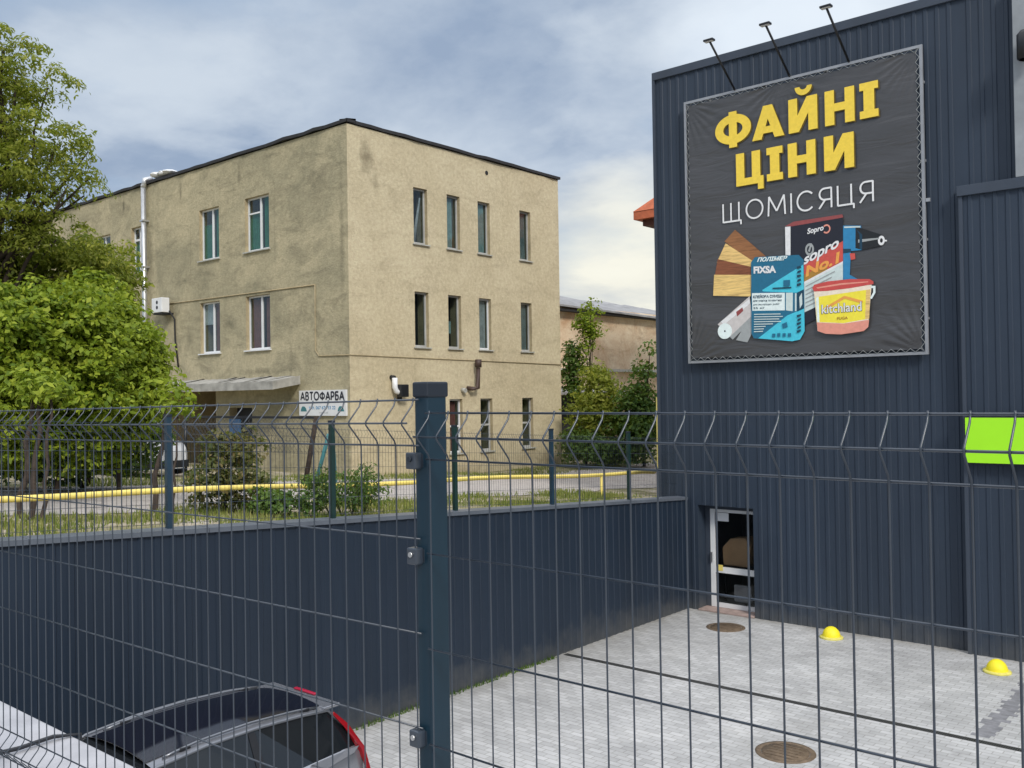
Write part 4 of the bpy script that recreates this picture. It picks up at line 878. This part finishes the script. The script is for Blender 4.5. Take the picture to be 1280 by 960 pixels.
# ------------------------------------------------------------------ cars
def make_car(name, paint, label):
    # local axes: x sideways, y along the car (front at -y), z up
    t = thing(name, (0, 0, 0), label, 'car')
    L = 3.86; hw = .86
    st = [0, .06, .25, .6, 1.0, 1.35, 1.75, 2.2, 2.7, 3.2, 3.55, 3.76, 3.86]
    wd = [.60, .70, .78, .83, .85, .86, .86, .86, .86, .855, .84, .80, .74]
    zb = [.62, .70, .78, .86, .94, .97, 1.0, 1.03, 1.06, 1.09, 1.10, 1.08, 1.0]
    Y = lambda s: s-L/2
    prof = lambda w, z: [(w*.90, .20), (w*.99, .34), (w, .55), (w*.995, z*.80), (w*.965, z*.95), (w*.93, z)]
    mb = MB(); rows = []
    for s, w_, z in zip(st, wd, zb):
        p = prof(w_, z); rows.append([(-x, Y(s), zz_) for x, zz_ in p]+[(x, Y(s), zz_) for x, zz_ in reversed(p)])
    m = len(rows[0]); vs = sum(rows, [])
    fs = [(i*m+k, i*m+(k+1) % m, (i+1)*m+(k+1) % m, (i+1)*m+k) for i in range(len(rows)-1) for k in range(m)]
    mb.add(vs, fs, True); mb.f += [tuple(range(m)), tuple(range((len(rows)-1)*m, len(rows)*m))]; mb.smooth += [False]*2
    mb.build('body', paint, t)
    # greenhouse
    gs = [.95, 1.30, 1.72, 2.2, 2.7, 3.2, 3.52, 3.80]
    zr = [.93, 1.22, 1.455, 1.505, 1.515, 1.49, 1.45, 1.10]; wr_ = [.74, .665, .60, .60, .60, .595, .575, .66]
    zl = [.92, .95, .985, 1.02, 1.05, 1.08, 1.09, 1.05]; wl = [.77, .79, .795, .795, .795, .79, .775, .72]
    vs = []
    for i in range(len(gs)): vs += [(-wl[i], Y(gs[i]), zl[i]), (-wr_[i], Y(gs[i]), zr[i]), (wr_[i], Y(gs[i]), zr[i]), (wl[i], Y(gs[i]), zl[i])]
    fs = [(i*4+k, i*4+k+1, i*4+5+k, i*4+4+k) for i in range(len(gs)-1) for k in range(3)]
    MB().add(vs, fs).build('windows', 'carglass', t)
    # roof skin: silver cant rails each side, wall's dark reflection as a painted panel in the middle
    def strip(name, mat, fa, fb, lift, i0, i1, sub=3):
        S = np.linspace(gs[i0], gs[i1], (i1-i0)*4+1); v = []
        for s in S:
            za = np.interp(s, gs, zr); w_ = np.interp(s, gs, wr_)
            for q in np.linspace(fa, fb, sub+1): v.append((q*w_, Y(s), za+lift+.055*(1-q*q)))
        k_ = sub+1; return MB().add(v, [(i*k_+j, i*k_+j+1, (i+1)*k_+j+1, (i+1)*k_+j) for i in range(len(S)-1) for j in range(sub)], True).build(name, mat, t)
    rf = strip('roof', paint, -1.03, 1.03, .006, 2, 6, 8)
    strip('reflection_panel', 'carroof', -.80, .80, .014, 2, 6, 8)
    for sx in (-1, 1):
        v = []; S = np.linspace(.98, 3.70, 30)
        pts = [(sx*(np.interp(s, gs, wr_)+.012), Y(s), np.interp(s, gs, zr)+.012) for s in S]
        MB().tube(pts, [.016]*len(pts), 8).build('cant_rail', 'rail', t)
        pts = [(sx*(np.interp(s, gs, wr_)*.86), Y(s), np.interp(s, gs, zr)+.03+.012*math.sin((s-1.85)/1.6*math.pi)**.5) for s in np.linspace(1.85, 3.45, 16)]
        MB().tube(pts, .013, 8).build('roof_rail', 'rail', t)
        for s in (2.05, 3.3):
            x = sx*np.interp(s, gs, wr_)*.86; z = np.interp(s, gs, zr); MB().box(x-.02, x+.02, Y(s)-.05, Y(s)+.05, z+.005, z+.045).build('rail_foot', 'black', t, .008)
        MB().add([(sx*.80, Y(1.62), 1.0), (sx*.80, Y(1.70), 1.0), (sx*.615, Y(1.80), 1.46), (sx*.612, Y(1.72), 1.45)], [(0, 1, 2, 3)]).build('pillar', 'black', t)
        b0 = 2.62; MB().add([(sx*.802, Y(b0), 1.05), (sx*.802, Y(b0+.09), 1.05), (sx*.612, Y(b0+.06), 1.50), (sx*.612, Y(b0-.01), 1.50)], [(0, 1, 2, 3)]).build('pillar', 'black', t)
        MB().prism([(sx*.60, Y(3.53), 1.44), (sx*.66, Y(3.64), 1.28), (sx*.765, Y(3.74), 1.06), (sx*.80, Y(3.80), .82), (sx*.79, Y(3.86), .80), (sx*.745, Y(3.815), 1.06), (sx*.635, Y(3.70), 1.30), (sx*.585, Y(3.575), 1.44)], (sx*.03, 0, .0)).build('tail_light', 'tail', t, .01)
        MB().prism([(sx*.80, Y(3.15), 1.085), (sx*.80, Y(3.55), 1.10), (sx*.78, Y(3.72), 1.09), (sx*.79, Y(3.65), 1.04), (sx*.82, Y(3.3), 1.0)], (sx*.02, 0, .012)).build('belt_trim', paint, t)
        mr = MB().box(min(sx*.86, sx*1.03), max(sx*.86, sx*1.03), Y(1.35), Y(1.47), .98, 1.12).build('mirror', paint, t, .03)
        for yy in (.72, 3.15):
            w_ = MB().tube([(sx*.70, Y(yy), .30), (sx*.865, Y(yy), .30)], .30, 24).build('wheel', 'rubber', t); MB().tube([(sx*.868, Y(yy), .30), (sx*.872, Y(yy), .30)], .19, 20).build('rim', 'alloy', w_)
    MB().box(-.55, .55, Y(3.50), Y(3.70), 1.455, 1.485).build('spoiler', paint, t, .01)
    MB().box(-.17, .17, Y(3.67), Y(3.715), 1.487, 1.505).build('brake_light', 'brake', t, .008)
    MB().box(-.70, .70, Y(-.005), Y(.05), .22, .40).build('bumper', 'black', t)
    return t
car = make_car('parked_car', 'carsilver', 'silver hatchback with a dark wall reflection painted on its roof, parked by the retaining wall')
car.location = (-7.84, 4.10, 0); car.scale = (1, 1, .955)
car2 = make_car('parked_car', 'carwhite', 'white hatchback half hidden behind the bush under the canopy')
car2.location = (-23.45, 11.9, gz(11.9)); car2.rotation_euler = (0, 0, R(90))
# ------------------------------------------------------------------ plants
def leaves(name, clusters, n, size, mat, parent, droop=.3, elong=2.0, shell=.45, seed=1, outward=.8, per=14, spread=1.6):
    rg = np.random.default_rng(seed); C_ = np.array([c[:3] for c in clusters], float); Rr = np.array([c[3:6] if len(c) >= 6 else (c[3],)*3 for c in clusters], float)
    vol = Rr.prod(1)**.8; idx = rg.choice(len(C_), n, p=vol/vol.sum())
    d = rg.normal(size=(n, 3)); d /= np.linalg.norm(d, axis=1)[:, None]
    r = rg.uniform(shell, 1, n)**.7*(1+.18*rg.normal(size=n).clip(-1.5, 2)*.6)
    # twig clumps: pull leaves toward random twig centres for gaps
    P = C_[idx]+d*Rr[idx]*r[:, None]
    k = max(8, n//per); tw = P[rg.choice(n, k, replace=False)]
    a = rg.integers(0, k, n)
    off = rg.normal(size=(n, 3)); off /= np.linalg.norm(off, axis=1)[:, None]; off[:, 2] = np.abs(off[:, 2])*1.1-.35
    cs_ = rg.uniform(.6, 1.3, k)[a][:, None]
    P = tw[a]+off*size*spread*1.5*cs_*rg.uniform(.55, 1.05, n)[:, None]*np.array([1, 1, .7])
    nr = off*.9+np.array([0, 0, outward*.7])+rg.normal(size=(n, 3))*.42; nr /= np.linalg.norm(nr, axis=1)[:, None]
    t_ = rg.normal(size=(n, 3)); t_[:, 2] -= droop; t_ -= nr*(t_*nr).sum(1)[:, None]; t_ /= np.linalg.norm(t_, axis=1)[:, None]; b_ = np.cross(nr, t_)
    s = size*rg.uniform(.55, 1.25, n)[:, None]
    V = np.stack([P-t_*s*.5, P+b_*s*.5/elong+nr*s*.05, P+t_*s*.5-nr*s*.10, P-b_*s*.5/elong+nr*s*.05], 1)
    return mesh_np(name, V.reshape(-1, 3), 4, mat, parent)
def limb(mb, p, q, r0, r1, n=6, wob=.12):
    p, q = Vector(p), Vector(q); L = (q-p).length
    pts = [p.lerp(q, k/n)+Vector((random.uniform(-1, 1), random.uniform(-1, 1), 0))*wob*L*.15*(0 if k in (0, n) else 1) for k in range(n+1)]
    mb.tube(pts, [r0+(r1-r0)*k/n for k in range(n+1)], 8)
def dpt(px, py, dist):
    d = ray(px, py); return Vector((0, 0, EYE))+d.normalized()*dist
def plant(name, label, cat, base, clusters, n, size, mat, seed, group=None, trunk_r=.05, elong=2., droop=.3, trunkname='trunk', crown='crown', shell=.45, per=14, spread=1.6):
    t = thing(name, base, label, cat, group); random.seed(seed); mb = MB()
    top = max(clusters, key=lambda c: c[2]); base = Vector(base)
    mid = base.lerp(Vector(top[:3]), .55)
    limb(mb, base-Vector((0, 0, .2)), mid, trunk_r, trunk_r*.7); limb(mb, mid, top[:3], trunk_r*.7, trunk_r*.2)
    for c in clusters:
        if c is top: continue
        s = base.lerp(mid, random.uniform(.45, 1)); limb(mb, s, c[:3], trunk_r*.5, trunk_r*.12)
    mb.build(trunkname, 'bark', t)
    leaves(crown, clusters, n, size, mat, t, droop, elong, shell, seed, .8, per, spread)
    return t
def cl(px, py, dist, r, rz=None): p = dpt(px, py, dist); return (p.x, p.y, p.z, r, r, rz or r)
random.seed(20)
# tall tree on the left
D = 20.5
b0 = dpt(-25, 600, D); b0 = Vector((b0.x, b0.y, gz(b0.y)))
cs = [cl(20, 95, D, .75), cl(60, 110, D+.4, .55, .5), cl(-20, 130, D+.6, 1.1), cl(25, 175, D-.3, .9), cl(72, 180, D, .55, .45), cl(85, 232, D-.4, .48, .4), cl(110, 190, D+.3, .35, .28), cl(45, 235, D+.5, .8, .7),
      cl(105, 245, D+.2, .36, .33), cl(0, 250, D-.5, 1.0), cl(70, 300, D, .8, .6), cl(20, 320, D+.8, 1.0, .8), cl(-60, 210, D, 1.4), cl(-70, 320, D+.5, 1.5), cl(105, 330, D+.5, .7, .5), cl(-110, 150, D+1, 1.5), cl(-140, 280, D+.5, 1.6), cl(115, 220, D, .28, .22), cl(-40, 60, D, .7), cl(5, 60, D+.2, .4, .35)]
plant('tall_tree', 'tall loose olive-green tree rising at the left edge', 'tree', b0, cs, 54000, .115, 'leaf_tree', 31, None, .12, 2.6, .9, per=60, spread=2.1)
# bright shrubs standing along the fence
def shrub(bx, by, spec, label, n, mat, seed, size=.14, nm='leafy_shrub', group='bright shrubs left of the ochre building', tr=.05):
    b = dpt(bx, 620, by); base = Vector((b.x, b.y, gz(b.y)))
    return plant(nm, label, 'shrub', base, [cl(*s) for s in spec], n, size, mat, seed, group, tr, 1.7, .35, per=36, spread=1.7)
shrub(150, 18.6, [(140, 418, 18.6, .7, .55), (115, 400, 18.9, .8, .6), (172, 452, 18.4, .42, .5), (180, 482, 18.3, .3, .45), (150, 460, 18.2, .75, .65), (165, 425, 18.8, .3, .3), (120, 365, 19.2, .5, .35), (145, 500, 18.3, .65, .4), (135, 540, 18.4, .6, .5), (165, 525, 18.4, .38, .4), (120, 565, 18.5, .5, .4), (178, 445, 18.5, .26, .3)],
      'bright yellow-green shrub touching the ochre wall, rightmost of the shrubs', 25000, 'leaf_bright', 41, .125)
shrub(70, 17.6, [(70, 420, 17.6, .95, .7), (30, 395, 17.9, .8, .6), (105, 450, 17.4, .8, .7), (60, 480, 17.2, .9, .55), (95, 385, 18, .6, .45), (110, 500, 17.2, .7, .35), (60, 540, 17.4, .7, .5), (100, 545, 17.6, .6, .5), (30, 565, 17.6, .6, .4), (85, 575, 17.8, .5, .3)],
      'bright yellow-green shrub in the middle of the shrub row', 25000, 'leaf_bright', 42, .12)
shrub(-20, 17.0, [(-10, 430, 17.0, 1.0, .8), (-50, 400, 17.2, 1.0, .8), (10, 490, 16.8, .8, .5), (-70, 480, 17, 1.1, .7), (5, 395, 17.3, .7, .5), (-20, 545, 17.2, .9, .5), (10, 560, 17.4, .6, .4)], 'yellow-green shrub cut by the left edge of the picture', 15000, 'leaf_bright', 43, .12)
shrub(110, 21.5, [(100, 350, 21.5, 1.1, .8), (140, 360, 21.6, .7, .6), (50, 350, 21.5, 1.1, .8), (135, 330, 21.8, .55, .5), (165, 368, 21.5, .38, .45), (10, 360, 21.5, 1.1, .8)], 'darker green shrub rising behind the bright shrubs', 14000, 'leaf_tree', 44, .12, group=None)
shrub(110, 19.6, [(60, 535, 19.8, .9, .75), (105, 540, 19.6, .8, .75), (150, 535, 19.6, .75, .75), (180, 545, 19.8, .5, .6), (20, 540, 19.8, .9, .75), (-20, 540, 19.8, .9, .8), (-70, 540, 20, 1.1, .8), (120, 500, 19.6, .9, .6), (60, 500, 19.6, .9, .6), (0, 505, 19.6, 1.0, .6), (170, 575, 19.6, .5, .4), (90, 580, 19.4, .8, .4), (30, 580, 19.4, .8, .4), (195, 520, 19.8, .35, .5)],
      'dark green shaded hedge below the bright shrubs', 30000, 'leaf_mid', 45, .115, 'hedge', None)
# thin leaning trunks behind the fence
for i, (xa, ya, xb, yb, dist, rr, lb) in enumerate(((42, 530, 20, 665, 13.4, .075, 'dark thin trunk behind the gas pipe, leftmost of the group of three'), (50, 540, 38, 665, 13.2, .07, 'dark thin trunk between two others behind the gas pipe'), (64, 540, 50, 665, 13.0, .05, 'dark slim trunk, rightmost of the group of three'), (208, 540, 190, 665, 14.2, .075, 'leaning dark trunk beside the blue fence post'), (222, 560, 212, 665, 13.6, .035, 'thin stick-like stem right beside the blue fence post'))):
    b = dpt(xb, 650, dist); b = Vector((b.x, b.y, gz(b.y))); tp_ = dpt(xa, ya-40, dist+1.2)
    t = thing('bare_trunk', b, lb, 'tree trunk', 'bare trunks behind the gas pipe'); random.seed(60+i); mb = MB(); limb(mb, b-Vector((0, 0, .2)), tp_, rr*.6, rr*.35, 8, .15); mb.build('trunk', 'bark', t)
    leaves('crown', [(tp_.x, tp_.y, tp_.z+.15, .22, .22, .2)], 220, .12, 'leaf_bright', t, seed=70+i)
# bush behind the wall between posts
shrub(285, 14.4, [(285, 585, 14.4, .40, .40), (300, 560, 14.5, .33, .3), (265, 610, 14.3, .35, .35), (310, 610, 14.3, .32, .35), (270, 560, 14.5, .26, .25)], 'dark reddish-green bush behind the fence below the canopy', 4200, 'leaf_olive', 51, .085, 'round_bush', None, .03)
shrub(345, 13.6, [(350, 635, 13.6, .3, .2), (330, 625, 13.8, .25, .2), (370, 640, 13.5, .2, .15)], 'low green bush just behind the wall coping', 1400, 'leaf_mid', 52, .08, 'low_bush', None, .02)
random.seed(77)
for i, (px, hgt, dist, lb) in enumerate(((395, .62, 13.6, 'tall weed behind the coping near the leaning post'), (412, .55, 13.9, 'weed between the teal poles and the green post'), (440, .75, 13.8, 'tallest weed right of the dark green fence post'), (455, .6, 14.0, 'weed beside the yellow pipe support'), (428, .5, 13.5, 'short weed at the foot of the dark green fence post'))):
    b = dpt(px, 640, dist); b = Vector((b.x, b.y, gz(b.y))); t = thing('weed', b, lb, 'plant', 'weeds behind the wall coping'); mb = MB(); cs = []
    for k in range(6):
        q = b+Vector((random.uniform(-.25, .25), random.uniform(-.25, .25), hgt*random.uniform(.6, 1.1))); mb.tube([b, b.lerp(q, .5)+Vector((0, 0, .06)), q], [.008, .006, .003], 5); c_ = b.lerp(q, .75); cs.append((c_.x, c_.y, c_.z, .13, .13, hgt*.35))
    mb.build('stem', 'stem', t); leaves('foliage', cs, 520, .08, 'leaf_mid', t, seed=80+i, elong=2.6)
# vegetation in front of the warehouse
def bush(px, py0, dist, spec, label, n, mat, seed, size, nm='bush', tr=.06, group=None, cat='bush'):
    b = dpt(px, py0, dist); return plant(nm, label, cat, Vector((b.x, b.y, 1.86)), [cl(*s) for s in spec], n, size, mat, seed, group, tr, 1.8, .3)
bush(737, 575, 36, [(737, 400, 36, .32, .55), (735, 430, 36, .25, .5), (738, 380, 36, .18, .3), (742, 415, 36, .3, .3), (727, 405, 36, .25, .25), (736, 460, 36, .25, .5)], 'slender young poplar with pale leaves before the stained wall', 1500, 'leaf_bright', 91, .15, 'sapling', .045, None, 'tree')
bush(722, 575, 36.5, [(716, 458, 36.5, .38, .6), (720, 488, 36.5, .38, .5), (716, 440, 36.7, .2, .35), (714, 480, 36.5, .3, .3)], 'dark bush hugging the corner of the ochre building', 1800, 'leaf_mid', 92, .17)
bush(750, 575, 34, [(750, 490, 34, .7, .7), (735, 520, 33.5, .7, .8), (762, 530, 33.5, .75, .7), (745, 470, 34.2, .5, .4), (765, 500, 34, .4, .5)], 'light olive bush in the gap between the buildings', 5200, 'leaf_tree', 93, .17)
bush(805, 575, 33, [(806, 470, 33, .38, .6), (812, 440, 33, .2, .3), (795, 500, 33, .6, .6), (815, 520, 33, .55, .7), (800, 540, 32.5, .7, .6), (780, 530, 33, .55, .5)], 'dark green bush beside the shop corner', 5600, 'leaf_mid', 94, .17)
bush(735, 580, 33, [(728, 555, 33, .65, .6), (748, 562, 32.6, .7, .5), (772, 562, 32.8, .7, .5), (718, 560, 34, .4, .5), (795, 566, 32.5, .6, .4)], 'low dark green bush at the foot of the gap', 6000, 'leaf_mid', 95, .16)
# grass
pts = []
rg = np.random.default_rng(5)
def strip_pts(n, x0, x1, y0, y1, thr):
    x = rg.uniform(x0, x1, n); y = rg.uniform(y0, y1, n); m_ = np.sin(x*2.1+1)*np.sin(y*1.3)+.6*np.sin(x*.7+y*2.2)+rg.normal(0, .4, n) > thr
    return [(a, b_, gz(b_)-.02) for a, b_ in zip(x[m_], y[m_])]
pts = strip_pts(20000, -12.9, -9.95, 1, 17, -.15)+strip_pts(12000, -20.9, -18.3, 8, 28, -.3)+strip_pts(9000, -26.9, -18, 26, 33, -.3)
o = blades('grass', pts, .11, 'grass', .012); struct(o, 'stuff'); o['label'] = 'rough grass and weeds behind the retaining wall'
pts = [(rg.uniform(XW+.02, XW+.10), y, 0) for y in rg.uniform(6, 12.4, 900)]
o = blades('wall_foot_grass', pts, .06, 'leaf_mid', .008); struct(o, 'stuff'); o['label'] = 'thin fringe of grass at the foot of the retaining wall'
# ------------------------------------------------------------------ render settings
sc.render.engine = 'CYCLES'; sc.cycles.use_denoising = True; sc.cycles.max_bounces = 6; sc.cycles.transparent_max_bounces = 12
sc.cycles.sample_clamp_indirect = 8
vs_ = sc.view_settings; sc.display_settings.display_device = 'sRGB'; vs_.view_transform = 'Standard'; vs_.look = 'None'; vs_.exposure = .38; vs_.gamma = 1
